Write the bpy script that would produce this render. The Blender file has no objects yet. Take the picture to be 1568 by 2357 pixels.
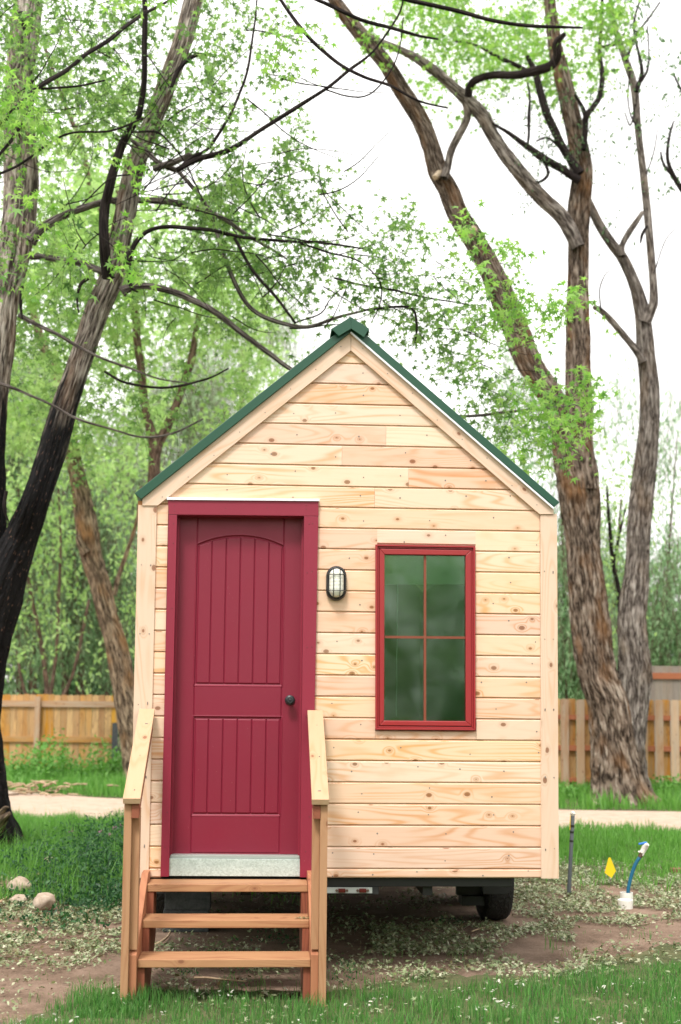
import bpy, math, random
import numpy as np
from mathutils import Vector, noise as mn
random.seed(7); rng = np.random.default_rng(7)
S = bpy.context.scene; C = S.collection; R = math.radians

# ------------------------------------------------------------------ camera
FP, HZ, CX, EYE = 3000.0, 1630.0, 784.0, 1.58          # focal length, horizon and centre of the 1568x2357 reference frame
PITCH, ROLL, YAW, HD = 0.08649, 0.00936, 0.05993, 7.9  # camera pitch and roll, house yaw, distance to the house front
Fv = np.array([0, math.cos(PITCH), math.sin(PITCH)]); rt = np.array([1., 0, 0]); up0 = np.cross(rt, Fv)
Rv = math.cos(ROLL)*rt + math.sin(ROLL)*up0; Uv = -math.sin(ROLL)*rt + math.cos(ROLL)*up0
YC = HZ - FP*math.tan(PITCH)
cam = bpy.data.cameras.new('camera'); co = bpy.data.objects.new('camera', cam); C.objects.link(co)
from mathutils import Matrix
M = Matrix.Identity(4)
for i in range(3):
    M[i][0] = Rv[i]; M[i][1] = Uv[i]; M[i][2] = -Fv[i]
M[2][3] = EYE
co.matrix_world = M
cam.sensor_fit = 'VERTICAL'; cam.sensor_height = 36; cam.lens = FP/2357*36
cam.shift_y = (YC-1178.5)/2357; cam.clip_end = 600; cam.clip_start = .05
cam.dof.use_dof = True; cam.dof.focus_distance = 8.3; cam.dof.aperture_fstop = 2.2
S.camera = co

# ------------------------------------------------------------------ light
S.view_settings.view_transform = 'Standard'; S.view_settings.look = 'None'; S.view_settings.gamma = 1
S.view_settings.exposure = 1.3
SUN_EL, SUN_AZ = R(58), R(200)      # azimuth clockwise from +Y: the brightest sky is behind the camera, slightly left
w = bpy.data.worlds.new('World'); S.world = w; w.use_nodes = True
nt = w.node_tree; nt.nodes.clear()
sky = nt.nodes.new('ShaderNodeTexSky'); sky.sky_type = 'NISHITA'; sky.sun_disc = False
sky.sun_elevation = SUN_EL; sky.sun_rotation = SUN_AZ; sky.air_density = 1; sky.dust_density = 3
mx = nt.nodes.new('ShaderNodeMix'); mx.data_type = 'RGBA'; mx.inputs[0].default_value = .9   # thin white overcast over the sky
mx.inputs[7].default_value = (10.2, 10.0, 9.6, 1)
nt.links.new(sky.outputs[0], mx.inputs[6])
bg = nt.nodes.new('ShaderNodeBackground'); bg.inputs[1].default_value = .085
ow = nt.nodes.new('ShaderNodeOutputWorld')
nt.links.new(mx.outputs[2], bg.inputs[0]); nt.links.new(bg.outputs[0], ow.inputs[0])
sl = bpy.data.lights.new('sun', 'SUN'); sl.energy = 1.5; sl.angle = R(13); sl.color = (1, .96, .9)
so = bpy.data.objects.new('sun', sl); C.objects.link(so)
d = Vector((math.sin(SUN_AZ)*math.cos(SUN_EL), math.cos(SUN_AZ)*math.cos(SUN_EL), math.sin(SUN_EL)))
so.rotation_euler = d.to_track_quat('Z', 'Y').to_euler(); so.location = (0, 0, 20)

# ------------------------------------------------------------------ pixel -> world helpers
def ray(px, py): return Fv*FP + Rv*(px-CX) - Uv*(py-YC)
def W(px, py, D):
    v = ray(px, py); return np.array([0, 0, EYE]) + v*(D/v[1])
def G(px, py):
    v = ray(px, py); return np.array([0, 0, EYE]) + v*(-EYE/v[2])
fx = np.array([math.cos(YAW), math.sin(YAW), 0]); fn = np.array([-math.sin(YAW), math.cos(YAW), 0]); fo = np.array([0, HD, 0])
def L(px, py, yl=0.):
    v = ray(px, py); o = np.array([0, 0, EYE]); t = ((fo+fn*yl-o)@fn)/(v@fn); q = o+v*t
    return np.array([(q-fo)@fx, yl, q[2]])
def LG(px, py):
    q = G(px, py); return np.array([(q-fo)@fx, (q-fo)@fn, 0])

# ------------------------------------------------------------------ materials
class NT:
    def __init__(s, name):
        s.m = bpy.data.materials.new(name); s.m.use_nodes = True; s.t = s.m.node_tree; s.t.nodes.clear()
        s.out = s.t.nodes.new('ShaderNodeOutputMaterial')
    def n(s, typ, ins=None, **kw):
        nd = s.t.nodes.new('ShaderNode'+typ)
        for k, v in kw.items(): setattr(nd, k, v)
        for k, v in (ins or {}).items():
            if isinstance(v, bpy.types.NodeSocket): s.t.links.new(v, nd.inputs[k])
            else: nd.inputs[k].default_value = v
        return nd
    def math(s, op, a, b=0., c=None, clamp=False):
        i = {0: a, 1: b}
        if c is not None: i[2] = c
        return s.n('Math', i, operation=op, use_clamp=clamp).outputs[0]
    def mix(s, f, a, b, bt='MIX'):
        return s.n('Mix', {0: f, 6: a, 7: b}, data_type='RGBA', blend_type=bt).outputs[2]
    def ramp(s, f, pts, interp='LINEAR'):
        r = s.n('ValToRGB', {0: f}); cr = r.color_ramp; cr.interpolation = interp
        while len(cr.elements) < len(pts): cr.elements.new(.5)
        for e, (p, c) in zip(cr.elements, pts):
            e.position = p; e.color = c if len(c) == 4 else (*c, 1)
        return r.outputs[0]
    def noise(s, vec, scale, detail=4, rough=.55, dist=0.):
        return s.n('TexNoise', {'Vector': vec, 'Scale': scale, 'Detail': detail, 'Roughness': rough, 'Distortion': dist}).outputs[0]
    def vmul(s, v, t): return s.n('VectorMath', {0: v, 1: t}, operation='MULTIPLY').outputs[0]
    def vadd(s, v, t): return s.n('VectorMath', {0: v, 1: t}, operation='ADD').outputs[0]
    def fin(s, col, rough=.6, bump=None, bd=.002, bs=.5, metal=0., spec=.4, **kw):
        i = {'Base Color': col, 'Roughness': rough, 'Metallic': metal, 'Specular IOR Level': spec}
        i.update(kw)
        if bump is not None:
            i['Normal'] = s.n('Bump', {'Height': bump, 'Strength': bs, 'Distance': bd}).outputs[0]
        p = s.n('BsdfPrincipled', i)
        s.t.links.new(p.outputs[0], s.out.inputs[0]); return s.m
    def finish(s, shader): s.t.links.new(shader, s.out.inputs[0]); return s.m
def c4(*a): return (*a, 1)

def wood(name, base, grain, knot=(.22, .09, .035), var=.10, knots=True, gscale=1., rough=.62, gamt=.55, weather=None, stain=None, kth=.75, hv=1.):
    t = NT(name); uv = t.n('UVMap').outputs[0]; isl = t.n('NewGeometry').outputs['Random Per Island']
    off = t.n('CombineXYZ', {0: t.math('MULTIPLY', isl, 37.), 1: t.math('MULTIPLY', isl, 11.3), 2: t.math('MULTIPLY', isl, 7.)}).outputs[0]
    p = t.vadd(uv, off)
    vor = t.n('TexVoronoi', {'Vector': t.vmul(p, (5.5, 8., 1)), 'Scale': 1., 'Randomness': 1.}, voronoi_dimensions='2D')
    dist = vor.outputs['Distance']; cellr = t.n('SeparateColor', {0: vor.outputs['Color']}).outputs[0]
    has = t.math('GREATER_THAN', cellr, kth if knots else 2.)
    halo = t.math('MULTIPLY', t.math('SUBTRACT', 1., t.math('MULTIPLY', dist, 3.0), clamp=True), has)
    halo2 = t.math('MULTIPLY', halo, halo)
    n1 = t.noise(t.vmul(p, (.75*gscale, 6.5*gscale, 1)), 1., 1.5, .4)
    fld = t.math('ADD', t.math('MULTIPLY', n1, 1.), t.math('MULTIPLY', halo2, .22))
    ring = t.math('SINE', t.math('MULTIPLY', fld, 95.))
    ring = t.math('POWER', t.math('MULTIPLY_ADD', ring, .5, .5), 2.6)
    vis = t.ramp(t.noise(t.vmul(p, (1.4, 5, 1)), 1., 2), [(.38, (0.1,)*3), (.65, (1,)*3)])
    fib = t.noise(t.vmul(p, (5, 260, 1)), 1., 3, .6)
    g = t.math('MULTIPLY', t.math('MULTIPLY', ring, vis), gamt)
    g = t.math('ADD', g, t.math('MULTIPLY', t.math('SUBTRACT', fib, .5), .45), clamp=True)
    col = t.mix(g, c4(*base), c4(*grain))
    blot = t.ramp(t.noise(t.vmul(p, (2.2, 9, 1)), 1., 3), [(.55, (0,)*3), (.75, (1,)*3)])
    col = t.mix(t.math('MULTIPLY', blot, .36), col, c4(*grain))
    hcol = t.mix(.5, c4(*grain), c4(*knot))
    col = t.mix(t.math('MULTIPLY', t.math('POWER', halo, 3.), .85), col, hcol)
    kn = t.math('MULTIPLY', t.math('LESS_THAN', dist, t.math('MULTIPLY_ADD', t.n('SeparateColor', {0: vor.outputs['Color']}).outputs[1], .085, .02)), has)
    col = t.mix(t.math('MULTIPLY', kn, .75), col, c4(*knot))
    # each board its own tone
    wn = t.n('TexWhiteNoise', {'W': isl}, noise_dimensions='1D').outputs[0]
    tone = t.n('HueSaturation', {'Hue': t.math('MULTIPLY_ADD', wn, .022*hv, .5-.011*hv), 'Saturation': t.math('MULTIPLY_ADD', isl, .36*hv, 1-.18*hv), 'Value': t.math('MULTIPLY_ADD', wn, var*2, 1.-var), 'Color': col}).outputs[0]
    if weather:
        wz = t.ramp(t.noise(t.vmul(p, (1.5, 14, 1)), 1., 4), [(.4, (0,)*3), (.62, (1,)*3)])
        tone = t.mix(t.math('MULTIPLY', wz, .75), tone, c4(*weather))
    if stain:
        z = t.n('SeparateXYZ', {0: t.n('TexCoord').outputs['Object']}).outputs[2]
        sz = t.ramp(t.math('ADD', z, t.noise(p, 6., 3)), [(.35, (1,)*3), (.95, (0,)*3)])
        tone = t.mix(t.math('MULTIPLY', sz, .6), tone, c4(*stain))
    h = t.math('ADD', t.math('MULTIPLY', fib, .5), t.math('MULTIPLY', g, -.4))
    return t.fin(tone, rough, h, .0012, .5, spec=.3)

M_side = wood('siding wood', (.75, .54, .395), (.62, .31, .135), gamt=.80, kth=.58, var=.07, hv=.8)
M_trim = wood('pale trim wood', (.70, .52, .375), (.60, .35, .17), var=.04, gamt=.62, kth=.78)
M_step = wood('step cedar', (.43, .225, .09), (.27, .10, .035), var=.07, gamt=.7)
M_skirt = wood('red cedar', (.42, .175, .068), (.26, .085, .028), var=.10, gamt=.8)
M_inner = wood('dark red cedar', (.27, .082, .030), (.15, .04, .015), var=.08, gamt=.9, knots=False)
M_cap = wood('new pale rail wood', (.50, .335, .185), (.44, .24, .095), var=.03, gamt=.55)
M_post = wood('post cedar', (.43, .235, .105), (.32, .135, .045), var=.07, gamt=.6)
M_fenceL = wood('stained fence board', (.56, .30, .085), (.27, .12, .03), var=.32, gamt=.8, weather=(.40, .26, .13))
M_fenceR = wood('cedar fence board', (.50, .325, .19), (.36, .19, .09), var=.25, gamt=.55, weather=(.42, .33, .25))
M_railR = wood('fence rail', (.38, .15, .07), (.25, .09, .04), var=.1)
M_fenceG = wood('grey fence board', (.25, .205, .17), (.17, .13, .10), var=.2, weather=(.27, .235, .205))

def paint(name, col, rough=.4, bd=.0006, grainy=True, spec=.5, var=.06):
    t = NT(name); oc = t.n('TexCoord').outputs['Object']
    n1 = t.noise(oc, 5., 4); n2 = t.noise(t.vmul(oc, (30, 30, 3.0)), 4., 4) if grainy else t.noise(oc, 220., 3)
    col2 = tuple(x*.80 for x in col)
    c = t.mix(t.math('MULTIPLY', n1, .5), c4(*col), c4(*col2))
    sp = t.ramp(t.noise(oc, 130., 1), [(.79, (0,)*3), (.82, (1,)*3)])
    c = t.mix(t.math('MULTIPLY', sp, .35 if grainy else .0), c, c4(.6, .45, .4))
    r = t.math('MULTIPLY_ADD', n1, .25, rough-.12)
    return t.fin(c, r, n2, bd, .6, spec=spec)
M_red = paint('red door paint', (.22, .015, .038), .42, spec=.4)
M_redtrim = paint('red trim paint', (.255, .018, .043), .5, spec=.4)
M_redwin = paint('red window frame paint', (.33, .024, .028), .36, grainy=False)
M_munt = paint('brown muntin', (.21, .05, .022), .5, grainy=False)
M_green = paint('green roof metal', (.010, .070, .038), .38, grainy=False)
M_black = paint('black metal', (.016, .018, .021), .38, grainy=False)
M_chass = paint('black chassis steel', (.015, .015, .015), .6, grainy=False)
M_white = paint('white plastic', (.78, .77, .72), .4, grainy=False)
M_flash = paint('white flashing', (.85, .87, .92), .35, grainy=False)
M_alu = paint('pale aluminium', (.34, .37, .35), .35, grainy=False)
M_grey = paint('grey plastic pipe', (.10, .115, .13), .45, grainy=False)
M_tape = paint('black tape', (.012, .012, .012), .4, grainy=False)
M_blue = paint('blue hose', (.012, .13, .24), .4, grainy=False)
M_lblue = paint('blue lever', (.04, .22, .68), .35, grainy=False)
M_brown = paint('brown clamp', (.10, .06, .04), .5, grainy=False)
M_yel = paint('yellow flag plastic', (.90, .62, .01), .5, grainy=False)
M_lens = paint('red marker lens', (.08, .006, .005), .3, grainy=False)
M_int = paint('room wall', (.28, .25, .2), .8, grainy=False)
M_blind = paint('window blind', (.55, .58, .50), .8, grainy=False)
M_nail = paint('nail head', (.17, .15, .14), .45, grainy=False)

def rubber():
    t = NT('tyre rubber'); uv = t.n('UVMap').outputs[0]
    v = t.n('TexVoronoi', {'Vector': t.vmul(uv, (26, 34, 1)), 'Scale': 1.}, feature='DISTANCE_TO_EDGE').outputs[0]
    return t.fin(c4(.022, .021, .02), .85, t.ramp(v, [(.05, (0,)*3), (.18, (1,)*3)]), .006, 1.)
M_tyre = rubber()
def galv():
    t = NT('galvanised steel'); oc = t.n('TexCoord').outputs['Object']
    v = t.n('TexVoronoi', {'Vector': oc, 'Scale': 130.}).outputs['Color']
    g = t.n('SeparateColor', {0: v}).outputs[0]
    n = t.noise(t.vmul(oc, (3, 1, 5)), 1., 4)
    f = t.math('ADD', t.math('MULTIPLY', g, .25), t.math('MULTIPLY', n, .8))
    return t.fin(t.ramp(f, [(.3, (.46, .54, .53)), (.8, (.78, .88, .87))]), t.math('MULTIPLY_ADD', g, .15, .38), g, .0003, .4, metal=.55)
M_galv = galv()
def glass():
    t = NT('window glass')
    fr = t.n('Fresnel', {'IOR': 2.2}).outputs[0]
    oc = t.n('TexCoord').outputs['Object']
    bp = t.n('Bump', {'Height': t.noise(oc, 3.0, 1), 'Strength': .08, 'Distance': .02}).outputs[0]
    gl = t.n('BsdfGlossy', {'Color': c4(.86, .94, .88), 'Roughness': .06, 'Normal': bp}).outputs[0]
    tr = t.n('BsdfTransparent', {'Color': c4(.70, .86, .76)}).outputs[0]
    return t.finish(t.n('MixShader', {0: fr, 1: tr, 2: gl}).outputs[0])
M_glass = glass()
def lampglass():
    t = NT('frosted lamp glass'); oc = t.n('TexCoord').outputs['Object']
    b = t.n('TexWave', {'Vector': oc, 'Scale': 14., 'Distortion': 3.}, bands_direction='Z').outputs[1]
    return t.fin(c4(.74, .74, .66), .25, b, .002, .4, **{'Subsurface Weight': .2, 'Subsurface Radius': (.02, .02, .02)})
M_lamp = lampglass()

def bark(name, light, mid, dark, accent=(.42, .17, .06), acc=.5, char=None, us=1.):
    t = NT(name); uv = t.n('UVMap').outputs[0]
    warp = t.n('TexNoise', {'Vector': t.vmul(uv, (3*us, 2, 1)), 'Scale': 1., 'Detail': 2.}).outputs['Color']
    p = t.vadd(uv, t.vmul(warp, (.10/us, .08, 0)))
    def ridge(sx, sy, det):
        q = t.noise(t.vmul(p, (sx*us, sy, 1)), 1., det, .6)
        return t.math('SUBTRACT', 1., t.math('MINIMUM', t.math('MULTIPLY', t.math('ABSOLUTE', t.math('SUBTRACT', q, .5)), 7.), 1.))
    n = t.noise(t.vmul(p, (40*us, 4.5, 1)), 1., 6, .65)
    r1 = ridge(15, 1.7, 2); r2 = ridge(34, 4., 3)
    h = t.math('ADD', t.math('ADD', t.math('MULTIPLY', r1, -.34), t.math('MULTIPLY', r2, -.20)), t.math('MULTIPLY_ADD', n, .95, .26))
    col = t.ramp(h, [(.24, dark), (.5, mid), (.80, light)])
    am = t.ramp(t.noise(t.vmul(uv, (2.2*us, .8, 1)), 1.3, 3), [(.50, (0,)*3), (.68, (1,)*3)])
    col = t.mix(t.math('MULTIPLY', am, acc), col, t.mix(n, c4(*dark), c4(*accent)))
    fl = t.noise(t.vmul(uv, (60*us, 14, 1)), 1., 3)
    if char:
        z = t.n('SeparateXYZ', {0: t.n('NewGeometry').outputs['Position']}).outputs[2]
        cz = t.ramp(t.math('ADD', t.math('MULTIPLY', t.math('SUBTRACT', z, char), .34), t.math('MULTIPLY', t.noise(t.vmul(uv, (9, 1.2, 1)), 1., 4), 1.0)), [(.42, (1,)*3), (.62, (0,)*3)])
        blk = t.mix(t.ramp(fl, [(.62, (0,)*3), (.70, (1,)*3)]), t.mix(n, c4(.004, .004, .005), c4(.030, .028, .030)), c4(.19, .11, .085))
        col = t.mix(cz, col, blk)
    return t.fin(col, .9, h, .05/us, 1., spec=.15)
M_barkL = bark('charred maple bark', (.70, .64, .57), (.40, .34, .29), (.06, .045, .04), (.48, .24, .12), .45, char=4.75)
M_barkR = bark('furrowed bark', (.42, .36, .30), (.20, .15, .115), (.025, .017, .012), (.40, .19, .07), .7)
M_barkG = bark('grey bark', (.47, .43, .39), (.24, .205, .18), (.045, .035, .03), (.45, .29, .16), .35)
M_barkB = bark('broken tan bark', (.55, .43, .31), (.33, .24, .165), (.06, .04, .03), (.62, .32, .13), .9)
M_barkF = bark('brown far bark', (.30, .21, .16), (.19, .125, .095), (.06, .04, .03), acc=.2)
M_limb = bark('limb bark', (.36, .32, .30), (.18, .15, .14), (.035, .027, .025), (.3, .2, .15), .2, us=3.)
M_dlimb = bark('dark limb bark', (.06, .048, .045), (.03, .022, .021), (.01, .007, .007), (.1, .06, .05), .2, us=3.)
M_cut = wood('cut branch wood', (.42, .32, .23), (.30, .20, .12), knots=False)

def leafm(name, stops, trans=.45, rough=.5):
    t = NT(name); isl = t.n('NewGeometry').outputs['Random Per Island']
    col = t.ramp(isl, [(i/(len(stops)-1), s_) for i, s_ in enumerate(stops)])
    p = t.n('BsdfPrincipled', {'Base Color': col, 'Roughness': rough, 'Specular IOR Level': .35}).outputs[0]
    tc = t.n('HueSaturation', {'Saturation': 1.1, 'Value': 1.5, 'Color': col}).outputs[0]
    tr = t.n('BsdfTranslucent', {'Color': tc}).outputs[0]
    return t.finish(t.n('MixShader', {0: trans, 1: p, 2: tr}).outputs[0])
M_leafA = leafm('maple leaf', [(.06, .13, .04), (.16, .28, .075), (.26, .40, .12), (.09, .18, .05), (.20, .33, .105), (.08, .16, .045)], .52)
M_leafY = leafm('young maple leaf', [(.14, .30, .06), (.23, .42, .09), (.31, .47, .13), (.12, .26, .06)], .5)
M_leafF = leafm('far maple leaf', [(.20, .32, .11), (.31, .46, .16), (.40, .54, .23), (.21, .34, .12)], .6)
M_willow = leafm('willow leaf', [(.17, .30, .15), (.27, .42, .22), (.38, .53, .31), (.18, .32, .16)], .6)
M_willowL = leafm('pale willow leaf', [(.24, .36, .19), (.34, .47, .27), (.42, .54, .35), (.26, .38, .22)], .6)
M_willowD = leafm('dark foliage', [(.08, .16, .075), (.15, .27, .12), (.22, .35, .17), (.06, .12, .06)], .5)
M_twigleaf = leafm('small dull leaf', [(.06, .12, .05), (.10, .18, .08), (.14, .22, .11)])
M_grass = leafm('grass blade', [(.03, .11, .025), (.07, .22, .04), (.13, .31, .07), (.05, .16, .035), (.22, .30, .12)], .3)
M_grassF = leafm('far grass blade', [(.07, .20, .03), (.12, .30, .05), (.17, .36, .08), (.08, .2, .04)], .3)
M_weed = leafm('weed leaf', [(.012, .05, .022), (.03, .10, .035), (.06, .165, .05), (.014, .055, .025)], .3)
M_litter = leafm('fallen leaf', [(.05, .08, .03), (.24, .31, .15), (.48, .49, .34), (.10, .15, .06), (.34, .38, .22), (.16, .10, .05), (.15, .22, .08), (.54, .52, .38)], .1)
M_clover = leafm('clover blossom', [(.6, .58, .5), (.7, .7, .62)], .2)
M_purple = leafm('purple clover blossom', [(.22, .09, .16), (.3, .14, .22)], .2)

def groundm(name, a, b, c_, sc=3., bd=.02):
    t = NT(name); oc = t.n('TexCoord').outputs['Object']
    n = t.noise(oc, sc, 8, .65); n2 = t.noise(oc, 60., 5, .7); n3 = t.noise(oc, .7, 3)
    col = t.ramp(t.math('ADD', t.math('MULTIPLY', n, .6), t.math('MULTIPLY', n2, .4)), [(.36, a), (.5, b), (.66, c_)])
    col = t.mix(t.math('MULTIPLY', n3, .35), col, c4(*a))
    return t.fin(col, .95, t.math('ADD', n, t.math('MULTIPLY', n2, .5)), bd, .8, spec=.1)
M_dirt = groundm('bare dirt', (.10, .068, .048), (.225, .155, .115), (.34, .245, .19))
M_soil = groundm('lawn soil', (.05, .06, .03), (.10, .11, .05), (.20, .17, .10), 5)
M_path = groundm('sandy path gravel', (.36, .26, .20), (.47, .355, .28), (.56, .44, .36), 4, .01)
M_rock = groundm('river stone', (.26, .20, .155), (.44, .35, .28), (.60, .50, .42), 9, .004)
M_conc = groundm('concrete block', (.05, .055, .06), (.09, .095, .10), (.13, .13, .135), 20, .003)
M_brick = groundm('brick', (.16, .07, .045), (.26, .13, .09), (.36, .22, .16), 12, .003)
M_stick = groundm('dry stick', (.28, .19, .12), (.45, .33, .22), (.58, .45, .32), 20, .002)

# ------------------------------------------------------------------ mesh helpers
def link(name, me, mats, parent=None):
    for m in (mats if isinstance(mats, (list, tuple)) else [mats]): me.materials.append(m)
    o = bpy.data.objects.new(name, me); C.objects.link(o)
    if parent is not None: o.parent = parent
    return o
def np_mesh(name, V, groups, mats, parent=None, uv=None, smooth=False):
    """groups: list of (faces ndarray (m,k), material index)"""
    me = bpy.data.meshes.new(name)
    nl = sum(f.size for f, _ in groups); nf = sum(len(f) for f, _ in groups)
    me.vertices.add(len(V)); me.vertices.foreach_set('co', np.ascontiguousarray(V, dtype=np.float32).ravel())
    me.loops.add(nl); li = np.concatenate([f.ravel() for f, _ in groups]).astype(np.int32)
    me.loops.foreach_set('vertex_index', li)
    me.polygons.add(nf)
    tot = np.concatenate([np.full(len(f), f.shape[1], np.int32) for f, _ in groups])
    st = np.concatenate([[0], np.cumsum(tot)[:-1]]).astype(np.int32)
    me.polygons.foreach_set('loop_start', st); me.polygons.foreach_set('loop_total', tot)
    me.polygons.foreach_set('material_index', np.concatenate([np.full(len(f), m, np.int32) for f, m in groups]))
    if uv is not None:
        ul = me.uv_layers.new(name='UVMap'); ul.data.foreach_set('uv', np.asarray(uv, np.float32)[li].ravel())
    if smooth: me.polygons.foreach_set('use_smooth', np.ones(nf, bool))
    me.update(calc_edges=True); me.validate()
    return link(name, me, mats, parent)

class MB:
    def __init__(s): s.v = []; s.f = []; s.m = []; s.uv = []
    def face(s, pts, mi=0, uv=None):
        b = len(s.v); s.v += [tuple(p) for p in pts]; s.f.append(list(range(b, b+len(pts)))); s.m.append(mi)
        s.uv.append(uv or [(0, 0)]*len(pts))
    def prism(s, A, B, Ld=(1, 0, 0), mi=0):
        """closed prism between loops A and B (same count); Ld = grain direction"""
        A = [np.array(p, float) for p in A]; B = [np.array(p, float) for p in B]; n = len(A); b = len(s.v)
        s.v += [tuple(p) for p in A+B]; Ld = np.array(Ld, float); Ld /= np.linalg.norm(Ld)
        fs = [list(range(n)), list(range(2*n-1, n-1, -1))]+[[(i+1) % n, i, n+i, n+(i+1) % n] for i in range(n)]
        P = A+B; ctr = sum(P)/len(P)
        for f in fs:
            q = [P[i] for i in f]; nn = np.zeros(3)
            for i in range(len(q)): nn += np.cross(q[i], q[(i+1) % len(q)])
            l = np.linalg.norm(nn); nn = nn/l if l > 1e-12 else np.array([0, 0, 1.])
            if abs(nn@Ld) > .8:
                a1 = np.cross(nn, [.3, .5, .8]); a1 /= np.linalg.norm(a1); a2 = np.cross(nn, a1); uv = [((p@a1)*6, (p@a2)*1.5) for p in q]
            else:
                t = np.cross(nn, Ld); t /= np.linalg.norm(t); uv = [(p@Ld, p@t) for p in q]
            s.f.append([b+i for i in f]); s.m.append(mi); s.uv.append(uv)
    def box(s, x0, x1, y0, y1, z0, z1, Ld=(1, 0, 0), mi=0):
        s.prism([(x0, y0, z0), (x1, y0, z0), (x1, y0, z1), (x0, y0, z1)], [(x0, y1, z0), (x1, y1, z0), (x1, y1, z1), (x0, y1, z1)], Ld, mi)
    def yprism(s, poly, y0, y1, Ld=(1, 0, 0), mi=0):          # poly of (x,z)
        s.prism([(x, y0, z) for x, z in poly], [(x, y1, z) for x, z in poly], Ld, mi)
    def xprism(s, poly, x0, x1, Ld=(0, 1, 0), mi=0):          # poly of (y,z)
        s.prism([(x0, y, z) for y, z in poly], [(x1, y, z) for y, z in poly], Ld, mi)
    def cyl(s, p0, p1, r0, r1=None, n=16, mi=0, cap=True):
        r1 = r0 if r1 is None else r1
        p0 = np.array(p0, float); p1 = np.array(p1, float); a = p1-p0; a /= np.linalg.norm(a)
        u = np.cross(a, [0, 0, 1] if abs(a[2]) < .9 else [1, 0, 0]); u /= np.linalg.norm(u); v = np.cross(a, u); b = len(s.v)
        for p, r in ((p0, r0), (p1, r1)):
            for i in range(n):
                th = 2*math.pi*i/n; s.v.append(tuple(p+(u*math.cos(th)+v*math.sin(th))*r))
        for i in range(n):
            j = (i+1) % n; s.f.append([b+i, b+j, b+n+j, b+n+i]); s.m.append(mi); s.uv.append([(i/n, 0), ((i+1)/n, 0), ((i+1)/n, 1), (i/n, 1)])
        if cap:
            s.f.append([b+i for i in range(n)][::-1]); s.m.append(mi); s.uv.append([(0, 0)]*n)
            s.f.append([b+n+i for i in range(n)]); s.m.append(mi); s.uv.append([(0, 0)]*n)
    def build(s, name, mats, parent=None, bevel=0., smooth=False, seg=2):
        me = bpy.data.meshes.new(name); me.from_pydata(s.v, [], s.f)
        me.polygons.foreach_set('material_index', s.m)
        ul = me.uv_layers.new(name='UVMap'); ul.data.foreach_set('uv', [c for u in s.uv for p in u for c in p])
        import bmesh
        bm = bmesh.new(); bm.from_mesh(me); bmesh.ops.recalc_face_normals(bm, faces=bm.faces); bm.to_mesh(me); bm.free()
        o = link(name, me, mats, parent)
        if bevel:
            b = o.modifiers.new('bevel', 'BEVEL'); b.width = bevel; b.segments = seg; b.limit_method = 'ANGLE'; b.angle_limit = R(40)
        if smooth:
            me.polygons.foreach_set('use_smooth', [True]*len(me.polygons))
            a = o.modifiers.new('wn', 'WEIGHTED_NORMAL'); me.set_sharp_from_angle(angle=R(35))
        return o
def empty(name, label, cat, loc=(0, 0, 0), rz=0., group=None):
    o = bpy.data.objects.new(name, None); C.objects.link(o); o.location = loc; o.rotation_euler = (0, 0, rz)
    o.empty_display_size = .2; return tag(o, label, cat, group)
def tag(o, label, cat, group=None, kind=None):
    o['label'] = label; o['category'] = cat
    if group: o['group'] = group
    if kind: o['kind'] = kind
    return o

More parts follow.
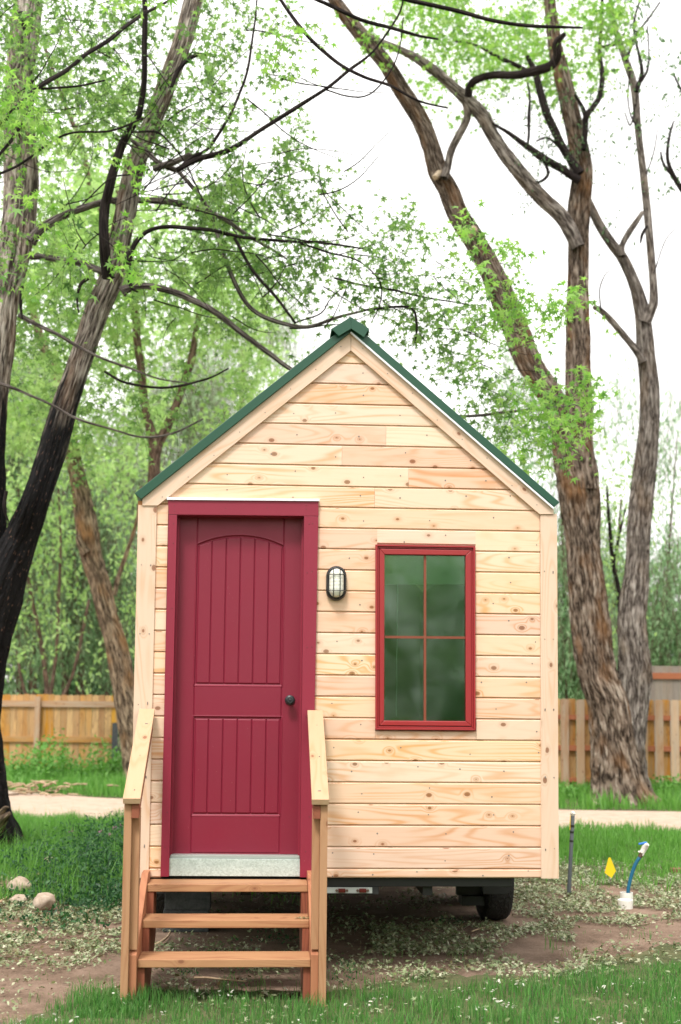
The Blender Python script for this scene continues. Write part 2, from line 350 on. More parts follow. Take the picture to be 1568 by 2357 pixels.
def crom(P, step):
    """Catmull-Rom resample rows (x,y,z,r)"""
    P = np.array(P, float); Q = np.vstack([2*P[0]-P[1], P, 2*P[-1]-P[-2]]); out = []
    for i in range(1, len(Q)-2):
        p0, p1, p2, p3 = Q[i-1:i+3]; n = max(1, int(np.linalg.norm((p2-p1)[:3])/step))
        for k in range(n):
            t = k/n; out.append(.5*((2*p1)+(-p0+p2)*t+(2*p0-5*p1+4*p2-p3)*t*t+(-p0+3*p1-3*p2+p3)*t**3))
    out.append(P[-1]); return np.array(out)
def tube(P, seg=12, step=.1, rough=0., k=4., vk=1.2, end=True, seed=0., origin=None, wob=0.):
    """returns V, F(quads), uv ; P rows x,y,z,r"""
    Q = crom(P, step); n = len(Q); pts = Q[:, :3].copy(); r = np.maximum(Q[:, 3], .0008)
    if wob:
        for i in range(n):
            pts[i] += np.array(mn.noise_vector(Vector(pts[i]*2.+seed)))*wob*min(1, i/4.)
    T = np.gradient(pts, axis=0); T /= np.linalg.norm(T, axis=1)[:, None]+1e-9
    u = np.cross(T[0], [0., 1., 0.]) if abs(T[0][1]) < .9 else np.cross(T[0], [1., 0, 0]); u /= np.linalg.norm(u)
    ln = np.concatenate([[0], np.cumsum(np.linalg.norm(np.diff(pts, axis=0), axis=1))])
    th = np.linspace(0, 2*math.pi, seg+1); V = np.zeros((n, seg+1, 3)); UV = np.zeros((n, seg+1, 2)); rm = r.mean()
    for i in range(n):
        u = u-T[i]*(u@T[i]); u /= np.linalg.norm(u); v = np.cross(T[i], u)
        rr = np.full(seg+1, r[i])
        if rough:
            for j in range(seg):
                c_, s_ = math.cos(th[j]), math.sin(th[j])
                a = mn.noise(Vector((c_*k+seed, s_*k, ln[i]*vk))); b = mn.noise(Vector((c_*k*2.3, s_*k*2.3+seed, ln[i]*vk*2.2)))
                g = (1-abs(a)*2.6)*.65+(1-abs(b)*2.6)*.35; lo = mn.noise(Vector((c_*1.2+seed, s_*1.2, ln[i]*.8)))
                rr[j] *= 1+rough*(g-.4)+lo*rough*1.2
            rr[seg] = rr[0]
        V[i] = pts[i]+(u[None]*np.cos(th)[:, None]+v[None]*np.sin(th)[:, None])*rr[:, None]
        UV[i, :, 0] = th*rm; UV[i, :, 1] = ln[i]
    idx = np.arange(n*(seg+1)).reshape(n, seg+1)
    F = np.stack([idx[:-1, :-1], idx[:-1, 1:], idx[1:, 1:], idx[1:, :-1]], -1).reshape(-1, 4)
    V = V.reshape(-1, 3); UV = UV.reshape(-1, 2)
    if end:
        b = len(V); V = np.vstack([V, pts[-1]+T[-1]*r[-1]*.6]); UV = np.vstack([UV, [0, ln[-1]]])
        e = idx[-1]; F = np.vstack([F, np.stack([e[:-1], e[1:], np.full(seg, b), np.full(seg, b)], -1)])
    return V, F, UV
class TM:
    """collects tubes into one smooth mesh"""
    def __init__(s): s.V = []; s.F = []; s.U = []; s.n = 0; s.T = []; s.TM = []
    def add(s, P, **kw):
        V, F, U = tube(P, **kw); tri = F[:, 2] == F[:, 3]
        s.V.append(V); s.F.append(F[~tri]+s.n); s.T.append(F[tri][:, :3]+s.n); s.U.append(U); s.n += len(V)
    def build(s, name, mat, parent=None):
        T = np.vstack(s.T)
        g = [(np.vstack(s.F), 0)]+([(T, 0)] if len(T) else [])
        return np_mesh(name, np.vstack(s.V), g, mat, parent, np.vstack(s.U), True)
def path(pts, D, lean=False):
    """(px,py,half width px[,D]) rows -> x,y,z,r"""
    out = []
    for i, p in enumerate(pts):
        d_ = p[3] if len(p) > 3 else (D if not callable(D) else D(i/(max(1, len(pts)-1))))
        k_ = 1.
        if lean:
            a_, b_ = pts[max(0, i-1)], pts[min(len(pts)-1, i+1)]; dx_, dy_ = b_[0]-a_[0], b_[1]-a_[1]; k_ = max(.75, abs(dy_)/math.hypot(dx_, dy_))*.97
        q = W(p[0], p[1], d_); out.append((*q, p[2]*k_*d_/FP))
    return out

# ------------------------------------------------------------------ leaves
ML = []
for a_, r_ in ((-90, .10), (-22, .52), (6, .26), (38, .86), (64, .30), (90, 1.), (116, .30), (142, .86), (174, .26), (202, .52)):
    ML.append((r_*math.cos(R(a_)), r_*math.sin(R(a_))+.25, -.22*r_*r_))
ML = np.array(ML)
WL = np.array([(0, 0, 0), (.11, .45, .02), (0, 1, -.06), (-.11, .45, .02)])
OL = np.array([(0, 0, 0), (.22, .3, .03), (.17, .75, .0), (0, 1, -.06), (-.17, .75, .0), (-.22, .3, .03)])
def unit(a): return a/(np.linalg.norm(a, axis=-1, keepdims=True)+1e-9)
def put_leaves(pos, tip, size, tmpl, flat=.5, rg=rng):
    """instances of a leaf outline at pos, long axis ~tip, normals biased upward"""
    n = len(pos); nrm = rg.normal(size=(n, 3))*flat+np.array([0, 0, 1.]); y = unit(tip); z = unit(nrm-y*(nrm*y).sum(1)[:, None]); x = np.cross(y, z)
    s_ = (size*rg.uniform(.45, 1.35, n))[:, None, None]
    V = pos[:, None]+s_*(tmpl[None, :, 0, None]*x[:, None]+tmpl[None, :, 1, None]*y[:, None]+tmpl[None, :, 2, None]*z[:, None])
    k = len(tmpl); return V.reshape(-1, 3), np.arange(n*k).reshape(n, k)
def crown(name, parent, mat, clusters, leaf=.08, tmpl=None, per=9, tw=.35, droop=.25, twigmat=None, flat=.55, seed=1, twr=.002, spread=.04, anchor=None):
    """clusters rows: (centre xyz, radii xyz, twig count). Leafy twigs with leaves along each"""
    rg = np.random.default_rng(seed); tmpl = ML if tmpl is None else tmpl; P = []; T = []; TV = []; TF = []; nb = 0
    for c_, rad, cnt in clusters:
        c_ = np.array(c_, float); rad = np.array(rad, float)
        st = rg.normal(size=(cnt, 3)); st = unit(st)*(rg.uniform(0, 1, (cnt, 1))**(1/2.2)); st = c_+st*rad
        out = unit(unit(st-c_)*.8+rg.normal(size=(cnt, 3))*.8+np.array([0, 0, .1])); ln = tw*rg.uniform(.5, 1.3, cnt)
        tt = np.linspace(0, 1, per)[None, :, None]
        curve = st[:, None]+out[:, None]*ln[:, None, None]*tt-np.array([0, 0, 1.])*(droop*ln[:, None, None]*2.)*tt**2
        dirs = unit(np.gradient(curve, axis=1))
        pos = curve+rg.normal(size=curve.shape)*spread
        tip = dirs*.6+rg.normal(size=curve.shape)*.7-np.array([0, 0, .35])
        P.append(pos.reshape(-1, 3)); T.append(tip.reshape(-1, 3))
        if twigmat is not None:
            cc = curve[:, ::max(1, (per-1)//3)]; m = cc.shape[1]
            side = np.array([[1, 0, 0], [-.5, .5, .6], [-.5, -.5, -.6]])
            V = cc[:, :, None]+side[None, None]*(twr*np.linspace(1.4, .5, m))[None, :, None, None]
            ix = np.arange(cnt*m*3).reshape(cnt, m, 3)+nb; nb += cnt*m*3
            F = [np.stack([ix[:, :-1, a], ix[:, :-1, (a+1) % 3], ix[:, 1:, (a+1) % 3], ix[:, 1:, a]], -1).reshape(-1, 4) for a in range(3)]
            TV.append(V.reshape(-1, 3)); TF += F
    P = np.vstack(P); T = np.vstack(T); V, F = put_leaves(P, T, leaf, tmpl, flat, rg)
    if TV:
        TVv = np.vstack(TV); return np_mesh(name, np.vstack([TVv, V]), [(np.vstack(TF), 1), (F+len(TVv), 0)], [mat, twigmat], parent)
    return np_mesh(name, V, [(F, 0)], [mat], parent)
def pxc(px, py, rx, ry, D, n, dd=None):
    """cluster from a pixel ellipse at distance D"""
    q = W(px, py, D); k = D/FP; return (q, (rx*k, dd or (rx+ry)*.5*k, ry*k), n)
def strands(name, parent, mat, areas, leaf=.12, seed=3, tmpl=None, twigmat=None):
    """hanging willow strands; areas rows (px,py,rx,ry,D,count,length m)"""
    rg = np.random.default_rng(seed); P = []; T = []; TV = []; TF = []; nb = 0; tmpl = WL if tmpl is None else tmpl
    for px, py, rx, ry, D, cnt, ln in areas:
        a = rg.uniform(0, 2*math.pi, cnt); r = np.sqrt(rg.uniform(0, 1, cnt)); k = D/FP; c_ = W(px, py, D)
        s0 = c_+np.stack([np.cos(a)*r*rx*k, rg.uniform(-1, 1, cnt)*rx*k*.7, np.sin(a)*r*ry*k], -1)
        l = ln*rg.uniform(.4, 1.2, cnt); per = 14; tt = np.linspace(0, 1, per)[None, :, None]
        hd = rg.normal(size=(cnt, 3))*.28; hd[:, 2] = 0
        cv = s0[:, None]+hd[:, None]*l[:, None, None]*np.sqrt(tt)-np.array([0, 0, 1.])*l[:, None, None]*tt
        P.append((cv+rg.normal(size=cv.shape)*.12).reshape(-1, 3)); T.append((np.array([0, 0, -1.])+rg.normal(size=cv.shape)*.45).reshape(-1, 3))
        if twigmat is not None:
            cc = cv[:, ::4]; m = cc.shape[1]; side = np.array([[1, 0, 0], [-.5, .8, 0], [-.5, -.8, 0]])
            V = cc[:, :, None]+side[None, None]*.005
            ix = np.arange(cnt*m*3).reshape(cnt, m, 3)+nb; nb += cnt*m*3
            TF += [np.stack([ix[:, :-1, b], ix[:, :-1, (b+1) % 3], ix[:, 1:, (b+1) % 3], ix[:, 1:, b]], -1).reshape(-1, 4) for b in range(3)]
            TV.append(V.reshape(-1, 3))
    P = np.vstack(P); T = np.vstack(T); V, F = put_leaves(P, T, leaf, tmpl, .9, rg)
    if TV:
        TVv = np.vstack(TV); return np_mesh(name, np.vstack([TVv, V]), [(np.vstack(TF), 1), (F+len(TVv), 0)], [mat, twigmat], parent)
    return np_mesh(name, V, [(F, 0)], [mat], parent)

# ------------------------------------------------------------------ ground, path
def gpt(x, D): return (x, D)
def sheet(name, loop, z, mat, n=0):
    me = bpy.data.meshes.new(name); me.from_pydata([(x, y, z) for x, y in loop], [], [list(range(len(loop)))])
    o = link(name, me, mat); o['kind'] = 'structure'; return o
gx = np.linspace(-1, 1, 161); gx = np.sign(gx)*(np.abs(gx)**2.2)*220
gy = np.linspace(-1, 1, 161); gy = 12+np.sign(gy)*(np.abs(gy)**2.2)*220
XX, YY = np.meshgrid(gx, gy); ZZ = np.array([[min(0, mn.noise(Vector((x*.9, y*.9, 3)))*.02-.004) if abs(x) < 40 and abs(y-12) < 40 else -.004 for x in gx] for y in gy])
idx = np.arange(161*161).reshape(161, 161)
g = np_mesh('ground', np.stack([XX, YY, ZZ], -1).reshape(-1, 3), [(np.stack([idx[:-1, :-1], idx[:-1, 1:], idx[1:, 1:], idx[1:, :-1]], -1).reshape(-1, 4), 0)], M_dirt, smooth=True)
g['kind'] = 'structure'
def jag(x, y, a, f=1.3, s=0.): return y+mn.noise(Vector((x*f, s, 0)))*a+mn.noise(Vector((x*f*4, s, 5)))*a*.35
FGL = [(-500, 2420), (-100, 2375), (60, 2350), (240, 2275), (600, 2280), (760, 2288), (1000, 2240), (1250, 2252), (1400, 2205), (1568, 2172), (1750, 2140), (2200, 2120)]
def fgy(px): return np.interp(px, [a for a, b in FGL], [b for a, b in FGL])
# foreground lawn sheet
top = []
for px in range(-700, 2300, 25):
    q = G(px, float(fgy(px))+mn.noise(Vector((px*.02, 0, 0)))*12); top.append((q[0], q[1]))
sheet('lawn', [(-30, -40), (30, -40)]+[(30, top[-1][1])]+top[::-1]+[(-30, top[0][1])], .004, M_soil)
# middle lawn (between litter and path), far lawn, path
xs = np.arange(-40, 40.1, .35)
def edgeD(x, L0, R0): return np.interp(x, [-6, 4], [L0, R0])
mid_n = [(x, jag(x, 12.3, .7, .6, 1)) for x in xs]; mid_f = [(x, jag(x, edgeD(x, 18.5, 17.3), .18, 1., 2)) for x in xs]
pth_f = [(x, jag(x, np.interp(x, [-8, -4.2, 4, 8], [26.0, 22.6, 20.8, 20.6]), .18, .8, 3)) for x in xs]
sheet('mid_lawn', mid_n+mid_f[::-1], .004, M_soil)
sheet('path', mid_f+pth_f[::-1], .008, M_path)
sheet('far_lawn', pth_f+[(x, 90) for x in xs[::-1]], .012, M_soil)

# ------------------------------------------------------------------ house
house = empty('tiny_house', 'small pale timber house on a trailer with green metal roof and red door', 'house', tuple(fo), YAW)
XL, XR, ZB = -1.212, 1.312, .573; ZE = 2.80; HLEN = 6.1
ZR = 3.905; XA = .048; SL = (ZR-2.835)/(XA-XL)
def roofz(x): return ZR-abs(x-XA)*(SL if x < XA else (ZR-2.82)/(XR-XA))
# shell
b = MB()
wx0, wx1 = L(868, 1300)[0], L(1091, 1300)[0]; wz0, wz1 = L(980, 1676)[2], L(980, 1258)[2]
def panel(x0, x1, z0, z1): b.box(x0, x1, .001, .09, z0, z1, mi=0)
panel(XL+.01, L(372, 2018)[0]-.005, ZB+.005, ZE); panel(L(733, 1150)[0]-.01, wx0, ZB+.005, ZE); panel(L(372, 2018)[0]-.005, L(733, 1150)[0]-.01, L(500, 1180)[2], ZE); panel(wx1, XR-.01, ZB+.005, ZE); panel(wx0, wx1, ZB+.005, wz0); panel(wx0, wx1, wz1, ZE)
b.yprism([(XL+.01, ZE+.001), (XR-.01, ZE+.001), (XA, roofz(XA)-.03)], .001, .09)
b.yprism([(XL+.01, ZB+.005), (XR-.01, ZB+.005), (XR-.01, ZE), (XA, roofz(XA)-.03), (XL+.01, ZE)], HLEN-.05, HLEN)
b.box(XL+.01, XR-.01, .091, HLEN-.051, ZB+.005, ZB+.07)
b.box(XL+.01, XL+.09, .091, HLEN-.051, ZB+.071, ZE); b.box(XR-.09, XR-.01, .091, HLEN-.051, ZB+.071, ZE)
b.build('wall', M_int, house)
BH = .1279; rows = [2.8-BH*k for k in range(18)]
# door and window openings in local x,z (door leans a little, as built)
def lerp(a, c, t): return a+(c-a)*t
dL0, dL1 = L(369.5, 2018), L(386.8, 1147); dR0, dR1 = L(717.5, 2020), L(733.4, 1150)
def door_l(z): return lerp(dL0[0], dL1[0], (z-dL0[2])/(dL1[2]-dL0[2]))
def door_r(z): return lerp(dR0[0], dR1[0], (z-dR0[2])/(dR1[2]-dR0[2]))
Ztop = dL1[2]
b = MB(); nl = MB()
def board(xl, xr, z0, z1):
    sec = [(-.001, z0), (-.009, z0), (-.009, z0+.0062), (-.021, z0+.0078), (-.0215, z1-.008), (-.017, z1-.003), (-.010, z1), (-.001, z1)]
    A = [(xl(z), y, z) for y, z in sec]; B = [(xr(z), y, z) for y, z in sec]; b.prism(A, B, (1, 0, 0))
def K(v): return lambda z: v
def nails(xa, xb, z, every=.41):
    x = XL+.1
    while x < xb-.015:
        if x > xa+.015:
            for _ in range(1):
                xx = x+random.uniform(-.02, .02); zz = z+random.uniform(-.02, .035)
                b.cyl((xx, -.0212, zz), (xx, -.0226, zz), .0038+random.random()*.0012, n=8, mi=1)
        x += every*random.choice((1, 1, 1, .62))
random.seed(3)
z1 = ZB
levels = [ZB, rows[17]]+[rows[k] for k in range(16, -1, -1)]
x_cl, x_cr = XL+.086, XR-.088
for i in range(len(levels)-1):
    a, c_ = levels[i], levels[i+1]; m = (a+c_)/2
    segs = []
    if a < Ztop:
        segs.append((K(x_cl+.001), lambda z: door_l(z)+.004)); left = lambda z: door_r(z)-.004
    else: segs.append((K(x_cl+.001), None)); left = None
    W0, W1 = L(864.4, 1500)[0], L(1095, 1500)[0]; Z0w, Z1w = L(980, 1680.5)[2], L(980, 1254.5)[2]
    if c_ > Z0w+.01 and a < Z1w-.01 and a >= Z0w-.14:
        if a < Z0w:      # short sill piece under the window
            segs.append((left, K(W0-.001))); segs.append((K(W0+.001), K(W1-.001), Z0w-.002)); segs.append((K(W1+.001), K(x_cr-.001)))
        elif c_ > Z1w:   # piece above window is cut around it
            segs.append((left, K(W0+.004))); segs.append((K(W1-.004), K(x_cr-.001))); 
            segs.append((K(W0+.004), K(W1-.004), c_, Z1w-.001))
        else: segs.append((left, K(W0+.004))); segs.append((K(W1-.004), K(x_cr-.001)))
    else: segs.append((left, K(x_cr-.001)))
    out = []
    for s_ in segs:
        if s_[1] is None: continue
        if s_[0] is None: s_ = (K(x_cl+.001),)+s_[1:]
        zz0, zz1 = a, c_
        if len(s_) > 2: zz1 = s_[2]
        if len(s_) > 3: zz0 = s_[3]
        board(s_[0], s_[1], zz0, zz1); nails(s_[0](m), s_[1](m), m)
# gable boards with their butt joints
gj = {0: L(862, 1150)[0], 1: L(940, 1095)[0], 2: L(787, 1050)[0], 3: L(888, 1003)[0]}
zlow = 2.8
for k in range(8):
    a, c_ = 2.8+BH*k, min(2.8+BH*(k+1), 3.86)
    gl = lambda z: XA-max(.004, (ZR-.09-z)/SL); gr = lambda z: XA+max(.004, (ZR-.09-z)/((ZR-2.82)/(XR-XA)))
    if k in gj:
        board(gl, K(gj[k]-.0006), a, c_); board(K(gj[k]+.0006), gr, a, c_)
    else: board(gl, gr, a, c_)
    nails(gl((a+c_)/2)+.05, gr((a+c_)/2)-.05, (a+c_)/2)
b.build('siding', [M_side, M_nail], house)
# side siding
for sx, nm in ((XL, 'side_siding'), (XR, 'side_siding')):
    b = MB(); s_ = -1 if sx == XL else 1
    for i in range(len(levels)-1):
        a, c_ = levels[i], levels[i+1]
        sec = [(0, a), (s_*.002, a), (s_*.002, a+.0065), (s_*.017, a+.0075), (s_*.0175, c_-.004), (s_*.009, c_), (0, c_)]
        q = sx-s_*.0095
        for y0, y1 in ((.06, 2.4), (2.401, HLEN-.02)):
            b.prism([(q+dx, y0, z) for dx, z in sec], [(q+dx, y1, z) for dx, z in sec], (0, 1, 0))
    b.build(nm, M_side, house)
# corner boards
for k in range(2):
    b = MB()
    if k == 0: P = [L(317.5, 2020), L(343, 2020), L(362.3, 1164.7), L(328, 1164.7)]
    else: P = [L(1243.6, 2020.5), L(1277, 2020.5), L(1274, 1184.5), L(1241.5, 1184.5)]
    poly = [(p[0], p[2]) for p in P]
    if k == 0: poly[0] = (XL-.018, ZB); poly[3] = (XL-.018, poly[3][1])
    else: poly[1] = (XR+.016, ZB-.001); poly[2] = (XR+.016, poly[2][1])
    b.yprism(poly, -.034, .02, (0, 0, 1)); xo = XL if k == 0 else XR; s_ = -1 if k == 0 else 1
    xs_ = sorted((xo+s_*.0085, xo+s_*.024)); b.box(xs_[0], xs_[1], .021, .10, ZB, poly[2][1] if k else poly[3][1], (0, 0, 1))
    for z in np.arange(.75, 2.75, .42):
        for q in (.25, .75):
            xx = lerp(min(poly[0][0], poly[1][0]), max(poly[0][0], poly[1][0]), q); b.cyl((xx, -.034, z+random.uniform(-.02, .02)), (xx, -.0355, z), .0032, n=8, mi=1)
    b.build('corner_board', [M_trim, M_nail], house, bevel=.0015)
# rake boards
rk = [[(328.4, 1164.2), (363.4, 1164.2), (807.3, 807.8), (807.3, 763.5), (328.4, 1146.7)],
      [(808., 807.8), (1241.3, 1184), (1273.8, 1184), (1273.8, 1164), (808., 763.5)]]
for k in range(2):
    b = MB(); P = [L(*p, -.03) for p in rk[k]]; dd = P[2]-P[1] if k == 0 else P[1]-P[0]
    b.yprism([(p[0], p[2]) for p in P], -.042, -.001, dd)
    A, B = ((P[0]+P[1])/2, (P[2]+P[3])/2) if k == 0 else ((P[0]+P[4])/2, (P[1]+P[2])/2)
    for t_ in np.linspace(.06, .95, 8):
        q = A+(B-A)*t_+np.array([0, 0, random.uniform(-.02, .02)]); b.cyl((q[0], -.042, q[2]), (q[0], -.0436, q[2]), .0034, n=8, mi=1)
    b.build('rake_board', [M_trim, M_nail], house, bevel=.0015)
# roof
rf = MB()
tl, bl_ = L(309.6, 1135.4, -.06), L(324.7, 1149.5, -.06); tr_, br_ = L(1288.5, 1156, -.06), L(1276.5, 1167, -.06)
apt = L(808, 740, -.06); apb = L(807.6, 764, -.06)
rf.yprism([(tl[0], tl[2]), (bl_[0], bl_[2]), (apb[0], apb[2]), (apt[0], apt[2])], -.062, HLEN+.15)
rf.yprism([(tr_[0], tr_[2]), (apt[0]+.0005, apt[2]), (apb[0]+.0005, apb[2]), (br_[0], br_[2])], -.062, HLEN+.15)
for y in np.arange(.25, HLEN, .3):        # standing ribs of the metal roofing
    for T_, s_ in ((tl, 1), (tr_, -1)):
        nx = (apt-T_); n_ = np.array([-nx[2], nx[0]])/math.hypot(nx[0], nx[2])*s_*.02
        rf.prism([(T_[0], y, T_[2]), (T_[0], y+.03, T_[2]), (T_[0]+n_[0], y+.02, T_[2]+n_[1]), (T_[0]+n_[0], y+.01, T_[2]+n_[1])],
                 [(apt[0], y, apt[2]), (apt[0], y+.03, apt[2]), (apt[0]+n_[0], y+.02, apt[2]+n_[1]), (apt[0]+n_[0], y+.01, apt[2]+n_[1])])
roof = rf.build('roof', M_green, house, bevel=.003)
# dark eave boards under the overhang, thin pale drip edge on the right slope
b = MB()
b.prism([(bl_[0]+.004, -.03, bl_[2]-.004), (XL-.02, -.03, bl_[2]-.004), (XL-.02, -.03, 2.70), (bl_[0]+.03, -.03, 2.76)],
        [(bl_[0]+.004, HLEN, bl_[2]-.004), (XL-.02, HLEN, bl_[2]-.004), (XL-.02, HLEN, 2.70), (bl_[0]+.03, HLEN, 2.76)], (0, 1, 0))
b.build('eave_board', M_step, house)
b = MB(); off = np.array([-.0, 0, -.0])
p0, p1 = L(808.5, 763.2, -.062), L(1276, 1168.5, -.062)
nn = np.array([p1[2]-p0[2], 0, -(p1[0]-p0[0])]); nn /= np.linalg.norm(nn)
for q0, q1 in ((p0, p1),):
    A = [q0, q1, q1-nn*(-.010), q0-nn*(-.010)]
    b.yprism([(q[0], q[2]) for q in A], -.0640, -.0445)
b.build('drip_edge', M_flash, house)
# ridge cap
b = MB()
for k in range(2):
    if k == 0: P = [(762.5, 757), (807.5, 729.5), (808.5, 757), (780, 774)]
    else: P = [(807.8, 729.5), (850, 756.5), (838, 777), (808.6, 757)]
    poly = [(L(*p, -.09)[0], L(*p, -.09)[2]) for p in P]
    b.yprism(poly, -.095, -.088)
    T0 = poly[0] if k == 0 else poly[1]; A0 = poly[1] if k == 0 else poly[0]
    dn = .018
    b.prism([(T0[0], -.088, T0[1]), (A0[0], -.088, A0[1]), (A0[0], -.088, A0[1]-dn), (T0[0], -.088, T0[1]-dn)],
            [(T0[0], HLEN+.16, T0[1]), (A0[0], HLEN+.16, A0[1]), (A0[0], HLEN+.16, A0[1]-dn), (T0[0], HLEN+.16, T0[1]-dn)])
b.build('ridge_cap', M_green, roof, bevel=.002)

# ---- door
def q4(ps, yl): return [(L(*p, yl)[0], L(*p, yl)[2]) for p in ps]
b = MB(); yF = -.045
b.yprism(q4([(386.6, 1150), (733.4, 1153), (733.4, 1187.8), (388, 1184)], yF), yF, -.002, (1, 0, 0))
b.yprism(q4([(388, 1184.6), (407.8, 1184.8), (389, 2018), (369.5, 2018)], yF), yF+.001, -.002, (0, 0, 1))
b.yprism(q4([(700.2, 1187.6), (733.2, 1188.4), (717.6, 2020), (690.5, 2019.5)], yF), yF+.001, -.002, (0, 0, 1))
nh = [(400, 1205), (402, 1176), (402, 1164), (399, 1250), (396, 1400), (393, 1560), (389, 1700), (385, 1870), (380, 1950), (720, 1205), (712, 1206), (719, 1315), (707, 1318), (707, 1490), (718, 1489), (705, 1650), (712, 1880), (704, 1960), (705, 1172), (705, 1163), (520, 1170), (615, 1169)]
for p in nh:
    q = L(*p, yF); b.cyl((q[0], yF+.002, q[2]), (q[0], yF-.0008, q[2]), .004, n=8, mi=1)
frame = b.build('door_frame', [M_redtrim, paint('dark red nail', (.16, .02, .03), .6, grainy=False)], house, bevel=.002)
b = MB(); yD = .055
# jambs (sloping reveals) and head
J = q4([(407.8, 1184.8), (700.2, 1187.6), (690.5, 2019.5), (389, 2018)], yF)
def jamb(pa, pb, inx, inz):
    A = [(pa[0], yF+.002, pa[1]), (pb[0], yF+.002, pb[1]), (pb[0]+inx, yF+.002, pb[1]+inz), (pa[0]+inx, yF+.002, pa[1]+inz)]
    B = [(x, yD+.05, z) for x, _, z in A]; b.prism(A, B, (0, 0, 1))
jamb(J[0], J[3], -.02, 0); jamb(J[1], J[2], .02, 0); jamb(J[0], J[1], 0, .02)
for (pa, pb, sx) in ((J[0], J[3], .012), (J[1], J[2], -.012)):   # door stops
    A = [(pa[0], yD-.030, pa[1]), (pb[0], yD-.030, pb[1]), (pb[0]+sx, yD-.030, pb[1]), (pa[0]+sx, yD-.030, pa[1])]
    b.prism(A, [(x, yD+.02, z) for x, _, z in A], (0, 0, 1))
b.build('jamb', M_redtrim, house)
b = MB(); P = q4([(386.0, 1145.8), (733.8, 1150), (733.8, 1152.6), (386, 1149.6)], yF)
b.yprism([(P[0][0]-.004, P[0][1]+.002), (P[1][0]+.004, P[1][1]+.002), (P[2][0]+.004, P[2][1]-.003), (P[3][0]-.004, P[3][1]-.003)], yF-.010, -.002)
b.build('drip_cap', M_flash, frame)
# slab as a relief; u across, v up, from measured lines
DT, DB = L(555, 1189, yD)[2], L(545, 1966, yD)[2]
def xat(px_t, py_t, px_b, py_b, z):
    a, c_ = L(px_t, py_t, yD), L(px_b, py_b, yD); return lerp(a[0], c_[0], (z-a[2])/(c_[2]-a[2]))
x0b, x1b = L(389, 1966, yD)[0]-.01, L(700, 1190, yD)[0]+.02
NX, NZ = 420, 900
X = np.linspace(x0b, x1b, NX); Z = np.linspace(DB, DT+.02, NZ); XG, ZG = np.meshgrid(X, Z)
# shear so that features follow the leaning door
lean = (L(454, 1250, yD)[0]-L(439, 1960, yD)[0])/(L(454, 1250, yD)[2]-L(439, 1960, yD)[2])
U = XG-lean*(ZG-DB)
uL = L(439, 1960, yD)[0]-lean*(L(439, 1960, yD)[2]-DB); uR = L(643, 1960, yD)[0]; 
zz = lambda py: L(545, py, yD)[2]
H = np.zeros_like(U)
def dip(dist, wd, dp): return -dp*np.exp(-(dist/wd)**2)
W_ = uR-uL; xc = (uL+uR)/2
# arch: centre height and spring height
za, zs = zz(1232.5), zz(1255); rise = za-zs; Rr = ((W_/2)**2+rise**2)/(2*rise)
arc = za-Rr+np.sqrt(np.maximum(Rr**2-(U-xc)**2, 0))
inx = (U > uL) & (U < uR)
z_a, z_b, z_c, z_d = zz(1577.5), zz(1650.5), zz(1876.5), zz(1964)
pan1 = inx & (ZG < arc) & (ZG > z_a); pan2 = inx & (ZG < z_b) & (ZG > z_c)
def sd_rect(x0, x1, z0, z1): return np.minimum(np.minimum(U-x0, x1-U), np.minimum(ZG-z0, z1-ZG))
d1 = np.minimum(np.minimum(U-uL, uR-U), np.minimum(arc-ZG, ZG-z_a)); d2 = sd_rect(uL, uR, z_c, z_b)
for dd_ in (d1, d2):
    H += np.where(dd_ > 0, -.010*np.clip(dd_/.005, 0, 1)+.010*np.clip((dd_-.009)/.007, 0, 1)*.7, 0)
    H += .0035*np.exp(-((dd_+.0035)/.0028)**2)
for i in range(1, 6):
    ug = uL+W_*(i/6.)*.985+W_*.008
    H += np.where((pan1 & (d1 > .012)) | (pan2 & (d2 > .012)), dip(U-ug, .0030, .0085), 0)
for (za_, zb_) in ((z_b, z_a), (z_d, z_c), (arc, zz(1180))):
    dr = np.minimum(np.minimum(U-uL, uR-U), np.minimum(ZG-za_, zb_-ZG)); ok = dr > -.004
    H += np.where(ok, dip(np.abs(dr), .0032, .0065), 0)
Vd = np.stack([XG, yD-H, ZG], -1).reshape(-1, 3); ii = np.arange(NX*NZ).reshape(NZ, NX)
uvd = np.stack([ZG, XG], -1).reshape(-1, 2)
door = np_mesh('door', Vd, [(np.stack([ii[:-1, :-1], ii[:-1, 1:], ii[1:, 1:], ii[1:, :-1]], -1).reshape(-1, 4), 0)], M_red, house, uvd, True)
b = MB(); b.box(x0b, x1b, yD+.012, yD+.045, DB, DT+.02); b.build('door_core', M_red, door)
# knob
kb = MB(); kc = L(668, 1611.5, yD-.05)
kp = [(0.0, .030), (.004, .031), (.008, .026), (.010, .012), (.030, .011), (.034, .018), (.040, .026), (.050, .029), (.060, .027), (.065, .020), (.066, .015), (.0655, .010), (.067, .006), (.0675, .0005)]
for (ya, ra), (yb_, rb) in zip(kp[:-1], kp[1:]): kb.cyl((kc[0], yD-ya, kc[2]), (kc[0], yD-yb_, kc[2]), ra, rb, n=32, cap=False)
kb.build('knob', M_black, door, smooth=True)
# threshold
b = MB()
P = q4([(392.5, 1967.8), (689.5, 1970.5), (690, 1977.5), (391, 1975)], -.02); b.yprism(P, -.02, yD+.05); sill = b.build('threshold', M_alu, house, bevel=.002)
b = MB(); P = q4([(389.2, 1975.6), (690.4, 1978.2), (690.8, 2017.5), (388.6, 2016)], -.028); b.yprism(P, -.028, -.02)
b.build('kick_plate', M_galv, sill, bevel=.001)

